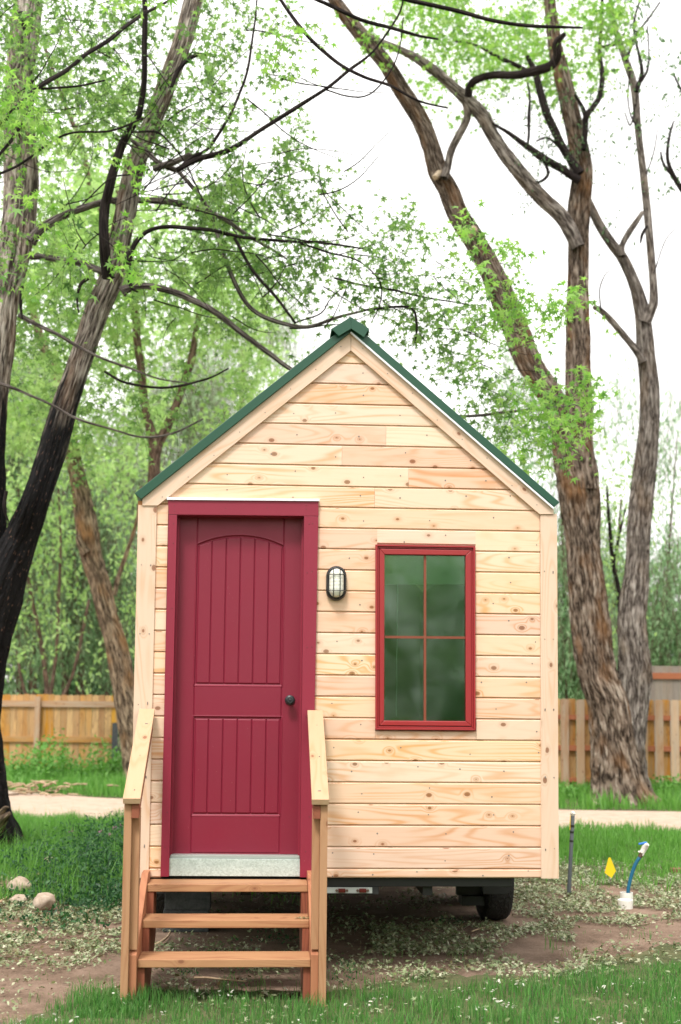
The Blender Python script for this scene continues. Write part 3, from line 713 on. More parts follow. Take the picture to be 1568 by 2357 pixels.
# ---- window
b = MB()
def ring(o, i, y0, y1, mi=0, tgt=None):
    t_ = tgt or b
    (ax, az), (bx, bz), (cx_, cz), (dx, dz) = o; (ex, ez), (fx_, fz), (gx_, gz), (hx, hz) = i
    t_.yprism([o[0], o[1], i[1], i[0]], y0, y1, (1, 0, 0)); t_.yprism([o[1], o[2], i[2], i[1]], y0, y1, (0, 0, 1))
    t_.yprism([o[2], o[3], i[3], i[2]], y0, y1, (1, 0, 0)); t_.yprism([o[3], o[0], i[0], i[3]], y0, y1, (0, 0, 1))
O = [(864.6, 1253), (1094.4, 1256.6), (1095.2, 1681.2), (864.4, 1679.6)]
def shrink(ps, dx, dy): return [(ps[0][0]+dx, ps[0][1]+dy), (ps[1][0]-dx, ps[1][1]+dy), (ps[2][0]-dx, ps[2][1]-dy), (ps[3][0]+dx, ps[3][1]-dy)]
yW = -.045
ring(q4(O, yW), q4(shrink(O, 4.5, 4), yW), yW, .0)
ring(q4(shrink(O, 4.8, 4.3), yW), q4(shrink(O, 8.6, 8), yW), yW+.012, .0)
window = b.build('window', M_redwin, house, bevel=.0015)
b = MB(); sO = shrink(O, 9.2, 9.5); sI = [(885.7, 1276), (1072.3, 1278.2), (1072.6, 1660), (884.6, 1658.6)]
ring(q4(sO, yW+.006), q4(sI, yW+.006), yW+.008, .0); b.build('sash', M_redwin, window, bevel=.004)
GY = -.012
b = MB(); P = q4(sI, GY); b.yprism([(P[0][0]-.004, P[0][1]+.004), (P[1][0]+.004, P[1][1]+.004), (P[2][0]+.004, P[2][1]-.004), (P[3][0]-.004, P[3][1]-.004)], GY, GY+.004)
b.build('pane', M_glass, window)
b = MB()
b.yprism(q4([(975.8, 1276.5), (981.6, 1276.5), (981.4, 1660), (975.4, 1660)], -.02), -.019, -.0125, (0, 0, 1))
b.yprism(q4([(885.5, 1463.2), (1072.4, 1465), (1072.4, 1470.6), (885.4, 1469)], -.02), -.018, -.0125, (1, 0, 0))
b.build('muntin', M_munt, window)
b = MB()
b.yprism(q4([(884, 1270), (1075, 1272), (1075, 1338), (884, 1337)], .03), .034, .038); b.yprism(q4([(884, 1334), (1070, 1335), (1070, 1344.5), (884, 1345)], .03), .026, .046)
b.build('blind', M_blind, window)
b = MB(); p0, p1 = L(915.5, 1345, .03), L(912.5, 1648, .03)
for k in range(12):
    t0, t1 = k/12, (k+1)/12; wv = lambda t_: .002*math.sin(t_*19)
    b.cyl((lerp(p0[0], p1[0], t0)+wv(t0), .03, lerp(p0[2], p1[2], t0)), (lerp(p0[0], p1[0], t1)+wv(t1), .03, lerp(p0[2], p1[2], t1)), .0028, n=6)
b.build('blind_cord', M_white, window)

# ---- bulkhead lamp
def stadium(px, py, hw, hh, yl, n=20, hz=None):
    c_ = L(px, py, yl); k = (HD+yl)/FP; a = hw*k; h = (hh-hw)*k; out = []
    for i in range(n): th = math.pi*i/(n-1); out.append((c_[0]+a*math.cos(th), c_[2]+h+a*math.sin(th)))
    for i in range(n): th = math.pi+math.pi*i/(n-1); out.append((c_[0]+a*math.cos(th), c_[2]-h+a*math.sin(th)))
    return out
def loft(loops, ys, name, mat, par, cap=True):
    n = len(loops[0]); V = [(x, y, z) for lp, y in zip(loops, ys) for x, z in lp]; F = []
    for k in range(len(loops)-1):
        for i in range(n): j = (i+1) % n; F.append((k*n+i, k*n+j, (k+1)*n+j, (k+1)*n+i))
    if cap: F.append(tuple(range((len(loops)-1)*n, len(loops)*n)))
    me = bpy.data.meshes.new(name); me.from_pydata(V, [], F); me.polygons.foreach_set('use_smooth', [True]*len(F)); me.set_sharp_from_angle(angle=R(45)); return link(name, me, mat, par)
lx, ly = 773.4, 1344
lamp = loft([stadium(lx, ly, a, c_, 0) for a, c_ in ((22.5, 39), (23.4, 40), (23.4, 40), (21.5, 38), (19, 35.5), (17.3, 34), (16.8, 33.3))], [-.02, -.024, -.045, -.058, -.062, -.056, -.045], 'wall_lamp', M_black, house, False)
loft([stadium(lx, ly, a, c_, 0) for a, c_ in ((17, 33.8), (16.8, 33.5), (15.5, 32), (12.5, 29), (8, 24.5), (2, 18.6))], [-.03, -.055, -.074, -.088, -.096, -.099], 'lamp_glass', M_lamp, lamp)
cg = TM()
def bar(pts, r=.0024): cg.add([(*p, r) for p in pts], seg=8, step=.01)
for px in (766, 780.8):
    q = [L(px, ly-35, 0), L(px, ly, 0), L(px, ly+35, 0)]; x = q[1][0]
    bar([(x, -.060, q[0][2]), (x, -.082, q[0][2]-.012), (x, -.098, q[0][2]-.035), (x, -.104, q[1][2]), (x, -.098, q[2][2]+.035), (x, -.082, q[2][2]+.012), (x, -.060, q[2][2])])
for py in (1325.5, 1362):
    q = [L(lx-20, py, 0), L(lx, py, 0), L(lx+20, py, 0)]; z = q[1][2]
    bar([(q[0][0], -.06, z), (q[0][0]+.006, -.085, z), (q[0][0]+.02, -.100, z), (q[1][0], -.106, z), (q[2][0]-.02, -.100, z), (q[2][0]-.006, -.085, z), (q[2][0], -.06, z)])
cg.build('cage', M_black, lamp)

# ---- trailer under the house
b = MB(); z0 = L(900, 2039, .06)[2]
b.box(-1.15, L(1176, 2030, .06)[0], .03, .08, z0, ZB-.004)
for x in (-.55, .55): b.box(x-.03, x+.03, .081, HLEN-.05, z0-.06, ZB-.006, (0, 1, 0))
for x in (-1.12, 1.0): b.box(x, x+.06, .081, HLEN-.05, z0-.01, ZB-.006, (0, 1, 0))
for y in np.arange(.7, HLEN-.3, .6): b.box(-1.05, .995, y, y+.05, z0+.01, ZB-.007)
q = L(871, 2057.5, .06); q2 = L(620, 2057.5, .06); b.box(q2[0], q[0], .031, .079, q[2], z0-.001)
ch = b.build('trailer_frame', M_chass, house, bevel=.003)
b = MB(); P = q4([(640, 2042), (857, 2042.5), (857, 2056), (640, 2055.5)], .025); b.yprism(P, .020, .030); lb = b.build('light_bar', M_alu, house, bevel=.001)
for px in (669, 717, 787, 835):
    b = MB(); P = q4([(px-8.3, 2044.8), (px+8.3, 2044.8), (px+8.3, 2054), (px-8.3, 2054)], .02); b.yprism(P, .006, .0195)
    for s_ in (-1, 1):
        q = L(px+s_*12, 2049.5, .02); b.cyl((q[0], .0195, q[2]), (q[0], .014, q[2]), .008, n=10, mi=1)
    b.build('marker_light', [M_lens, M_brown], lb, bevel=.002)
# fender bracket on the right
q0, q1 = L(1112, 2059, 1.35), L(1185, 2030, 1.35)
def fender(x0, x1, y0, y1, z0_, z1_):
    b = MB(); b.prism([(x0, y0, z0_), (x1-.05, y0, z0_), (x1, y0, z0_+.05), (x1, y0, z1_), (x0, y0, z1_)], [(x0, y0+.012, z0_), (x1-.05, y0+.012, z0_), (x1, y0+.012, z0_+.05), (x1, y0+.012, z1_), (x0, y0+.012, z1_)])
    b.box(x1-.008, x1, y0+.013, y1, z0_+.05, z1_); b.box(x0, x1, y0+.013, y1, z1_-.012, z1_)
    b.build('fender', M_chass, house, bevel=.004)
fender(q0[0], q1[0], 1.36, 3.5, q0[2], max(q1[2], ZB-.02))
fender(-1.22-(q1[0]-q0[0])+.13, -1.08, 1.36, 3.5, q0[2], ZB-.02)
# jack leg seen beside the wheel
b = MB(); q = L(1080, 2040, 1.9); b.box(q[0]-.09, q[0]+.09, 1.9, 1.98, .20, ZB-.01, (0, 0, 1)); b.box(q[0]-.06, q[0]+.12, 1.86, 2.04, .13, .20)
b.build('jack_leg', M_chass, house, bevel=.004)
# tyres
TR = .335
def tyre_mesh():
    prof = [(-.105, .20), (-.108, .28), (-.104, .31), (-.085, .329), (-.05, .335), (0, .337), (.05, .335), (.085, .329), (.104, .31), (.108, .28), (.105, .20)]
    n = 64; V = []; UVs = []
    for i in range(n+1):
        th = 2*math.pi*i/n
        for j, (x, r) in enumerate(prof): V.append((x, math.cos(th)*r, math.sin(th)*r)); UVs.append((i/n*2.1, x+(.0 if r > .31 else 5)))
    ix = np.arange((n+1)*len(prof)).reshape(n+1, len(prof))
    return np.array(V), np.stack([ix[:-1, :-1], ix[:-1, 1:], ix[1:, 1:], ix[1:, :-1]], -1).reshape(-1, 4), np.array(UVs)
Vt, Ft, Ut = tyre_mesh()
wr = LG(1145, 2111)
wheels = []
for wx, wy in ((wr[0]-.045, 2.1), (wr[0]-.045, 2.95), (-1.18, 2.1), (-1.18, 2.95)):
    wl = np_mesh('wheel', Vt+np.array([0, 0, 0]), [(Ft, 0)], M_tyre, house, Ut, True); wl.location = (wx, wy, TR-.004)
    b = MB(); b.cyl((-.06, 0, 0), (.07, 0, 0), .20, n=32); b.cyl((.07, 0, 0), (.085, 0, 0), .05, n=20); b.build('rim', M_alu, wl, bevel=.005)
b = MB(); b.cyl((-1.1, 2.1, TR), (wr[0]-.06, 2.1, TR), .035); b.cyl((-1.1, 2.95, TR), (wr[0]-.06, 2.95, TR), .035); b.build('axle', M_chass, house)

# ------------------------------------------------------------------ steps
st = empty('wooden_steps', 'reddish timber steps with three treads and two sloping pale handrails', 'steps', tuple(fo), YAW)
YT = [-.245, -.505, -.765]
tp = [((336.4, 2033.2), (706.3, 2037.8), (336.4, 2050)), ((327.2, 2115.3), (713.4, 2120.6), (327.2, 2135)), ((319.5, 2206.2), (716.9, 2210.4), (319.5, 2225.6))]
xl_ = np.mean([L(*t_[0], y)[0] for t_, y in zip(tp, YT)]); xr_ = np.mean([L(*t_[1], y)[0] for t_, y in zip(tp, YT)])
tz = [(L(*t_[0], y)[2]+L(*t_[1], y)[2])/2 for t_, y in zip(tp, YT)]
print('TREAD', [[round(float(L(*t_[0], y)[0]), 3), round(float(L(*t_[1], y)[0]), 3)] for t_, y in zip(tp, YT)], tz)
for (y, z) in zip(YT, tz):
    b = MB(); b.box(xl_+.0005, xr_-.0005, y, y+.236, z-.043, z); b.build('tread', M_step, st, bevel=.004)
TH = .040
zb, zm, zt = tz[2], tz[1], tz[0]
sk = [(-.80, -.01), (-.80, zb+.03), (-.16, zt+.055), (-.03, zt+.055), (-.03, .26), (-.43, -.01)]
inr = [(-.742, -.01), (-.742, zb-.0435), (-.50, zb-.0435), (-.50, zm-.0435), (-.238, zm-.0435), (-.238, zt-.0435), (-.03, zt-.0435), (-.03, .24), (-.42, -.01)]
for s_, x in ((-1, xl_), (1, xr_)):
    a = sorted((x, x+s_*TH)); b = MB(); b.xprism(sk, a[0], a[1], (0, .74, .67)); b.build('stringer', M_skirt, st, bevel=.003)
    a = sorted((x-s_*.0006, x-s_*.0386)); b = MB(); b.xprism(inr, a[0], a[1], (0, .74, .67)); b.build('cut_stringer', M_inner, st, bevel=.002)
    # notched post
    zc = L(311, 1838, -.87)[2]; zk = L(340, 1627, -.03)[2]; sl_ = (zk-zc)/(.87-.03)
    ctop = lambda y: zc+(y+.87)*sl_
    a = sorted((x+s_*(TH+.0005), x+s_*(TH+.040)))
    yf, yb2 = -.835, -.747
    b = MB(); b.xprism([(yf, -.02), (yf, ctop(yf)-.030), (yb2, ctop(yb2)-.030), (yb2, -.02)], a[0], a[1], (0, 0, 1)); b.build('post', M_post, st, bevel=.002)
    a2 = sorted((x+s_*.0005, x+s_*TH))
    yq = -.79
    b = MB(); b.xprism([(yq, zb+.045+.01), (yq, ctop(yq)-.145), (yb2+.03, ctop(yb2+.03)-.145), (yb2+.03, zb+.045+.04)], a2[0], a2[1], (0, 0, 1)); b.build('post', M_post, st, bevel=.002)
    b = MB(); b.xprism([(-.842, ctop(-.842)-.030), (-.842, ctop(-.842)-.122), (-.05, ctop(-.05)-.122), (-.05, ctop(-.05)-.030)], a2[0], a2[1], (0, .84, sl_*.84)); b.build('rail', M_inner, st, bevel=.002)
    c0 = x+s_*(TH-.003)-.046+s_*.002; yv = -.87
    b = MB(); b.prism([(c0, yv, ctop(yv)), (c0+.092, yv, ctop(yv)), (c0+.092, yv+.01, ctop(yv)-.029), (c0, yv+.01, ctop(yv)-.029)],
                      [(c0, -.048, ctop(-.048)), (c0+.092, -.048, ctop(-.048)), (c0+.092, -.048, ctop(-.048)-.029), (c0, -.048, ctop(-.048)-.029)], (0, 1, sl_)); 
    for yy in (-.8, -.5, -.2):
        b.cyl((c0+.05+random.uniform(-.02, .02), yy, ctop(yy)), (c0+.05, yy, ctop(yy)+.0012), .0035, n=8, mi=1)
    b.build('handrail', [M_cap, M_nail], st, bevel=.003)
# sprig on the middle tread
def leafheap(name, label, cat, centre, rad, n, leaf, seed, mat=M_litter, group=None):
    rg = np.random.default_rng(seed); p = centre+rg.normal(size=(n, 3))*np.array(rad); p[:, 2] = np.maximum(p[:, 2], centre[2]+.002)
    t_ = rg.normal(size=(n, 3)); t_[:, 2] *= .3; V, F = put_leaves(p, t_, leaf, ML, .5, rg)
    V[:, 2] = np.maximum(V[:, 2], centre[2]+.0012)
    return tag(np_mesh(name, V, [(F, 0)], mat), label, cat, group)
q = L(699, 2113, -.46); wq = fo+fx*q[0]+fn*q[1]; wq[2] = tz[1]+.004
leafheap('leaf_sprig', 'small sprig of fallen pale leaves lying on the middle tread', 'leaves', wq, (.022, .008, .006), 26, .018, 5)

# ------------------------------------------------------------------ fences
def picket_top(x0, x1, z0, z1, y0, y1, b, dog=.025):
    b.yprism([(x0, z0), (x1, z0), (x1, z1-dog), (x1-dog, z1), (x0+dog, z1), (x0, z1-dog)], y0, y1, (0, 0, 1))
rd = random.Random(5)
f1 = empty('wooden_fence', 'orange stained plank fence with a post and two rails behind the path on the left', 'fence', (0, 30, 0))
b = MB(); x = -11.0; xe = W(268, 1700, 30)[0]
while x < xe-.02:
    wv = .138; picket_top(x, x+wv, .05, 1.83+rd.uniform(-.012, .012), 0, .02, b, .02); x += wv+rd.uniform(.002, .010)
b.build('picket_panel', M_fenceL, f1)
for za, zb2 in ((W(100, 1627, 30)[2], W(100, 1613, 30)[2]), (W(100, 1708, 30)[2], W(100, 1695, 30)[2]), (.08, .20)):
    b = MB(); b.box(-11, xe, -.05, -.001, za, zb2); b.build('rail', M_fenceR if za > 1 else M_fenceL, f1)
for px in (-130, 87, 266):
    b = MB(); q = W(px, 1700, 30)[0]; top_ = 1.78 if px < 200 else 1.2; b.box(q-.06, q+.06, -.14, -.051, -.02, top_, (0, 0, 1)); b.build('post', M_fenceR if px < 200 else M_conc, f1)
f2 = empty('wooden_fence', 'tan shadowbox plank fence with gaps behind the path on the right', 'fence', (0, 25.5, 0))
b = MB(); bb = MB(); pit = .306; x = -.9
while x < 14:
    picket_top(x, x+.158, .03, 1.80+rd.uniform(-.01, .01), -.055, -.036, b); picket_top(x+.153, x+.153+.158, .03, 1.80+rd.uniform(-.01, .01), .036, .055, bb); x += pit
b.build('picket_panel', M_fenceR, f2); bb.build('back_picket_panel', M_fenceL, f2)
for y0, y1 in ((1657, 1646), (1728.5, 1716.5), (1800.5, 1791)):
    b = MB(); b.box(-.9, 14, -.035, .035, W(1400, y0, 25.5)[2], W(1400, y1, 25.5)[2]); b.build('rail', M_railR, f2)
f3 = empty('tall_grey_fence', 'taller weathered grey plank fence with an orange top rail behind the tan fence', 'fence', (0, 31, 0))
x = W(1494, 1600, 31)[0]; b = MB(); xx = x
while xx < 16: b.box(xx, xx+.138, 0, .02, .05, W(1540, 1533, 31)[2], (0, 0, 1)); xx += .142
b.build('picket_panel', M_fenceG, f3)
b = MB(); b.box(x, 16, -.05, -.001, W(1540, 1563, 31)[2], W(1540, 1549, 31)[2]); b.build('rail', M_railR, f3)
b = MB(); b.box(x-.16, x-.005, -.05, .05, 0, W(1490, 1533, 31)[2], (0, 0, 1)); b.build('post', M_railR, f3)

# ------------------------------------------------------------------ left maple
DL = 13.6
mt = empty('maple_tree', 'big twin-stemmed maple at the left edge with charred black lower bark', 'tree', tuple(W(-50, 1950, 14.8)*np.array([1, 1, 0])))
def child(o, root):
    o.location = -Vector(root.location); o.parent = root; return o
t = TM()
t.add(path([(-46, 1990, 128, 14.6), (-48, 1945, 98, 14.6), (-55, 1870, 72, 14.4), (-58, 1690, 57, 14.2), (-38, 1500, 58, 14), (0, 1350, 56, 13.9), (48, 1240, 44, 13.8), (82, 1150, 35), (116, 1050, 33), (150, 940, 31), (187, 830, 29), (222, 720, 30), (256, 635, 31), (270, 570, 27), (286, 500, 26), (306, 400, 26), (330, 330, 24), (352, 280, 24), (386, 190, 23), (420, 100, 24), (446, 0, 24), (470, -90, 22)], DL, True), seg=96, step=.03, rough=.15, k=5., vk=1.0)
t.add(path([(-30, 1420, 46, 14.1), (-28, 1300, 38, 14.0), (-22, 1200, 32, 13.9), (-18, 1000, 31), (-2, 820, 30), (10, 700, 30), (30, 600, 36), (44, 500, 38), (49, 350, 37), (46, 200, 32), (56, 80, 34), (68, -60, 34)], 13.7), seg=80, step=.03, rough=.15, k=5., vk=1.0)
child(t.build('trunk', M_barkL), mt)
def limbset(specs, mat, root, D, seg=9, name='limb', rough=.12, wob=.022):
    for i, s_ in enumerate(specs):
        t = TM(); t.add(path(s_, D), seg=seg, step=.045, rough=rough, k=3, vk=3, wob=wob, seed=i*3.1); child(t.build(name, mat), root)
limbset([
 [(70, 556, 15), (100, 520, 11), (150, 492, 9), (200, 475, 8), (240, 464, 8), (290, 460, 8, 14.3), (330, 463, 8, 14.3), (390, 468, 8, 14.2), (450, 480, 8, 14), (500, 495, 6), (550, 525, 5), (600, 560, 4), (660, 598, 2)],
 [(70, 590, 8), (110, 592, 8), (150, 600, 8), (190, 606, 8), (235, 622, 8)],
 [(280, 672, 13), (300, 660, 9), (340, 657, 8), (400, 668, 8), (450, 692, 8), (500, 722, 7), (560, 768, 6), (620, 815, 6), (672, 853, 5), (780, 905, 4.5), (900, 935, 4), (1020, 957, 4), (1100, 958, 3.5), (1170, 948, 3.5), (1250, 941, 3), (1335, 935, 2)],
 [(355, 388, 8, 13.2), (400, 375, 8, 13.1), (440, 355, 6, 13)],
 [(-10, 880, 5), (25, 893, 4), (70, 908, 3), (120, 930, 3), (180, 965, 3), (260, 990, 2.5), (330, 1006, 2.5), (400, 996, 2.5), (470, 965, 2)],
 [(44, 725, 6), (90, 748, 5), (130, 770, 4), (165, 792, 4), (215, 815, 3), (290, 845, 3), (360, 870, 2), (430, 880, 2)],
 [(300, 320, 5), (340, 348, 7), (370, 374, 6), (408, 391, 7)],
 [(408, 391, 5), (440, 430, 5), (480, 482, 5), (505, 560, 5), (530, 630, 5), (560, 690, 5), (600, 725, 5), (650, 741, 5), (710, 750, 4.5), (770, 735, 4), (860, 710, 2.5)],
], M_limb, mt, 13.2)
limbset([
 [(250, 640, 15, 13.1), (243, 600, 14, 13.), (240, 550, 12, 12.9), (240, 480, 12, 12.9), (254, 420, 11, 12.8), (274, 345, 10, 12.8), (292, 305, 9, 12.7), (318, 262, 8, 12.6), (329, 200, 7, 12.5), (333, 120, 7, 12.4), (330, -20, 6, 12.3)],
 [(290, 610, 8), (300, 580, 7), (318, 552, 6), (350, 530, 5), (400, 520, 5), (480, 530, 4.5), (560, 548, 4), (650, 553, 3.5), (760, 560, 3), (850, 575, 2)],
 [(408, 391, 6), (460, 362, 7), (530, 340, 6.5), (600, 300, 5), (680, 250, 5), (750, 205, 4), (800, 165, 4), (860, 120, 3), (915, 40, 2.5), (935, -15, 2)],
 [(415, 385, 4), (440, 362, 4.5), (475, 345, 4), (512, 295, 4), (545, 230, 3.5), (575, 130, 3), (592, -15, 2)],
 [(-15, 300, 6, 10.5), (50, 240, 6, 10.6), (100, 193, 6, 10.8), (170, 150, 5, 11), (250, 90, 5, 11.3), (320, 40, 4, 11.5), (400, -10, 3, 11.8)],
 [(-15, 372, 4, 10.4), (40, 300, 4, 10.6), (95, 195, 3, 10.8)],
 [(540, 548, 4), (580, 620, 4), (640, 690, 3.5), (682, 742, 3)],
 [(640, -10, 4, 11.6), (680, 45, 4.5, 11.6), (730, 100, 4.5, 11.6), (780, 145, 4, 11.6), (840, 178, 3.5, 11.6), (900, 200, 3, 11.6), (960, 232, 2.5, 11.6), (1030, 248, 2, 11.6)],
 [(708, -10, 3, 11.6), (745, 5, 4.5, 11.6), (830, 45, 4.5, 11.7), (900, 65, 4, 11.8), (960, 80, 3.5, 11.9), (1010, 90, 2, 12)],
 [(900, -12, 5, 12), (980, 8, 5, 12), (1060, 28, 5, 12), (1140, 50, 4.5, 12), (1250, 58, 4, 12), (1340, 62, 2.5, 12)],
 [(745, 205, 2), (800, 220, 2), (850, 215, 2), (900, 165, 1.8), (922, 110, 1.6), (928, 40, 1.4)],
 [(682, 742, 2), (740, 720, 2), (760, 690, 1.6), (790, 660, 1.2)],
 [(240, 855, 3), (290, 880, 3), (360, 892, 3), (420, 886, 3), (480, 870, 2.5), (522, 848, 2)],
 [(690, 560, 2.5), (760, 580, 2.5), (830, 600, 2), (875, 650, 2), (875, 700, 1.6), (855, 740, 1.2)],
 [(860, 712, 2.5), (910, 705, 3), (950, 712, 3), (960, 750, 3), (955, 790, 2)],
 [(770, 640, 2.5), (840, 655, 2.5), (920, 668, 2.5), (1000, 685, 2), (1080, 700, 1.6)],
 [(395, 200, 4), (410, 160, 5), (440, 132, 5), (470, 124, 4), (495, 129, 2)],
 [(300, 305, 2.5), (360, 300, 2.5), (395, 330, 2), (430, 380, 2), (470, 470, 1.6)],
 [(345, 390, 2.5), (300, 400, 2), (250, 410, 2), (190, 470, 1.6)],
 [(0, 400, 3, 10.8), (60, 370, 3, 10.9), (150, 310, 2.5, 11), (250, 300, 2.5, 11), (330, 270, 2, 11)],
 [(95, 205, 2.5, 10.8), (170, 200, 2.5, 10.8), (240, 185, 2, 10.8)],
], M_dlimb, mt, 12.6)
# random finer twigs across the canopy
tw_ = TM(); tws = []; rr = random.Random(11)
def twig(px, py, ang, ln, hw, D, bend):
    P = []; a = ang; x, y = px, py; n = 6
    for i in range(n):
        P.append((x, y, max(.5, hw*(1-i/n*.7)), D)); x += math.cos(a)*ln/n; y += math.sin(a)*ln/n; a += bend/n+rr.uniform(-.18, .18)
    tws.append(path(P, D))
for i in range(125):
    reg = rr.choice([(60, 700, 60, 620), (300, 860, 380, 760), (0, 320, 0, 520), (250, 560, 200, 520)])
    twig(rr.uniform(*reg[:2]), rr.uniform(*reg[2:]), rr.uniform(-1.1, .9) if rr.random() < .75 else rr.uniform(2, 4.2), rr.uniform(90, 300), rr.uniform(1., 2.1), rr.uniform(11.5, 14.5), rr.uniform(-.9, .9))
for i in range(26): twig(rr.uniform(760, 1180), rr.uniform(600, 900), rr.uniform(-.5, .9), rr.uniform(80, 200), rr.uniform(.8, 1.4), rr.uniform(11.5, 13.5), rr.uniform(-.6, .6))
for i, P in enumerate(tws):
    t = TM() if i < 98 else tw_
    t.add(P, seg=5, step=.06, wob=.006, seed=i*.7)
    if i < 98: child(t.build('twig', M_dlimb), mt)
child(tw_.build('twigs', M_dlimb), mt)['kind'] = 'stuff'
# peeling bark strips
t = TM()
for s_ in ([(300, 590, 5), (296, 630, 5), (303, 662, 4), (318, 672, 2)], [(205, 640, 4), (186, 655, 4), (178, 690, 3), (182, 720, 2)], [(52, 655, 4), (48, 700, 4), (52, 735, 2)], [(15, 1130, 4), (10, 1170, 4), (20, 1200, 2)], [(48, 30, 8), (58, 60, 8), (62, 80, 4)]):
    t = TM(); t.add(path(s_, 13.1), seg=7, step=.03, rough=.2); child(t.build('peeling_bark', M_dlimb), mt)
cl = []
def cg_(x0, x1, y0, y1, n, D0, D1, rx, ry, tw, rs):
    for i in range(n): cl.append(pxc(rs.uniform(x0, x1), rs.uniform(y0, y1), rs.uniform(.6, 1.3)*rx, rs.uniform(.6, 1.3)*ry, rs.uniform(D0, D1), int(tw*rs.uniform(.6, 1.4)), .5))
rs = random.Random(21)
cg_(-30, 240, -20, 260, 17, 11.5, 16, 70, 45, 19, rs)
cg_(-30, 230, 260, 620, 14, 11.5, 16, 60, 45, 11, rs)
cg_(230, 440, -20, 330, 15, 12, 16, 50, 42, 13, rs)
cg_(470, 690, 20, 260, 15, 12, 15, 30, 28, 8, rs)
cg_(380, 700, 260, 480, 13, 12, 15, 50, 32, 8, rs)
cg_(460, 790, 400, 660, 22, 12, 15, 50, 28, 9, rs)
cg_(240, 640, 480, 1000, 26, 13, 17, 55, 40, 11, rs)
cg_(0, 260, 620, 1100, 16, 14, 17, 60, 45, 10, rs)
for a in ((880, 520, 55, 30), (940, 490, 30, 35), (960, 560, 50, 30), (850, 600, 60, 30), (900, 650, 70, 35), (980, 620, 50, 30), (830, 670, 50, 30), (930, 720, 60, 40), (1010, 690, 55, 35), (1060, 740, 60, 35), (1000, 780, 45, 35), (940, 780, 30, 25), (1110, 700, 50, 25), (1080, 800, 45, 25), (700, 640, 60, 25), (740, 580, 60, 30), (1050, 860, 45, 30), (1100, 920, 50, 35), (1010, 850, 30, 30), (1160, 900, 45, 30), (1150, 990, 40, 35), (1210, 1000, 45, 35), (1240, 940, 35, 25)):
    cl.append(pxc(*a, rs.uniform(12.3, 13.6), int(a[2]*a[3]/115), .35))
child(crown('crown', None, M_leafA, cl, leaf=.066, per=9, tw=.42, droop=.22, twigmat=M_dlimb, seed=5, twr=.0022, spread=.045), mt)
cl = []
cg_(-40, 90, 120, 420, 7, 9.3, 10.8, 36, 40, 8, rs)
cg_(20, 300, 360, 620, 5, 9.8, 11, 35, 30, 5, rs)
for a in ((50, 30, 60, 30), (330, 20, 50, 20), (310, 620, 30, 15), (40, 660, 24, 30), (640, 100, 30, 20), (700, 60, 20, 25)): cl.append(pxc(*a, 10.5, 6, .3))
for a in ((1180, 610, 40, 25), (1130, 580, 35, 25), (1070, 520, 28, 28), (1100, 640, 40, 18), (1200, 690, 45, 25), (1290, 700, 40, 30), (1320, 680, 25, 30), (1150, 740, 50, 25), (1230, 760, 40, 20), (1220, 870, 35, 20), (1330, 870, 35, 30), (1250, 930, 50, 22), (1310, 990, 50, 25), (1240, 1010, 45, 25), (1370, 940, 35, 15), (1330, 920, 40, 20), (1290, 1040, 25, 20), (1260, 960, 35, 25), (1160, 1040, 30, 25)):
    cl.append(pxc(*a, rs.uniform(11.2, 12.), int(a[2]*a[3]/85), .25))
child(crown('near_leaves', None, M_leafY, cl, leaf=.064, per=8, tw=.30, droop=.3, twigmat=M_limb, seed=6, twr=.0018, spread=.03), mt)

# ------------------------------------------------------------------ right trees
DR = 22.3
tr1 = empty('leaning_tree', 'tall brown furrowed tree right of the house, forking into a leaning and an upright stem', 'tree', tuple(W(1425, 1835, 23)*np.array([1, 1, 0])))
t = TM()
t.add(path([(1432, 1850, 92), (1428, 1815, 66), (1414, 1721, 51), (1399, 1621, 46), (1372, 1535, 43), (1356, 1385, 41), (1340, 1235, 43), (1328, 1120, 46), (1318, 1060, 46), (1300, 990, 36), (1284, 950, 34), (1254, 895, 33), (1214, 830, 33), (1190, 765, 32), (1168, 710, 31), (1142, 650, 30), (1112, 590, 28), (1084, 540, 27), (1054, 490, 26), (1034, 440, 26), (1010, 395, 25), (994, 340, 22), (969, 280, 22), (924, 208, 22), (884, 142, 21), (839, 90, 21), (789, 28, 19), (750, -30, 18)], DR, True), seg=110, step=.04, rough=.19, k=5.5, vk=.8, seed=4.)
t.add(path([(1345, 1130, 34), (1338, 1030, 30), (1332, 910, 28), (1332, 785, 27), (1329, 725, 26), (1331, 575, 23), (1334, 475, 26), (1341, 400, 23), (1329, 325, 22), (1309, 240, 20), (1291, 160, 18), (1276, 90, 15), (1262, -20, 13)], DR-.1), seg=90, step=.04, rough=.18, k=5., vk=.8, seed=9.)
child(t.build('trunk', M_barkR), tr1)
limbset([
 [(1330, 570, 16), (1314, 535, 17), (1284, 490, 18), (1224, 430, 18), (1174, 365, 17), (1134, 310, 16), (1106, 262, 17), (1044, 200, 13), (984, 150, 12), (934, 120, 9), (874, 95, 8), (820, 60, 5)],
 [(1022, 410, 10), (1031, 380, 9), (1039, 350, 9), (1056, 310, 9), (1077, 265, 9), (1072, 222, 8), (1094, 185, 8)],
], M_barkG, tr1, DR-.3, seg=28, rough=.1)
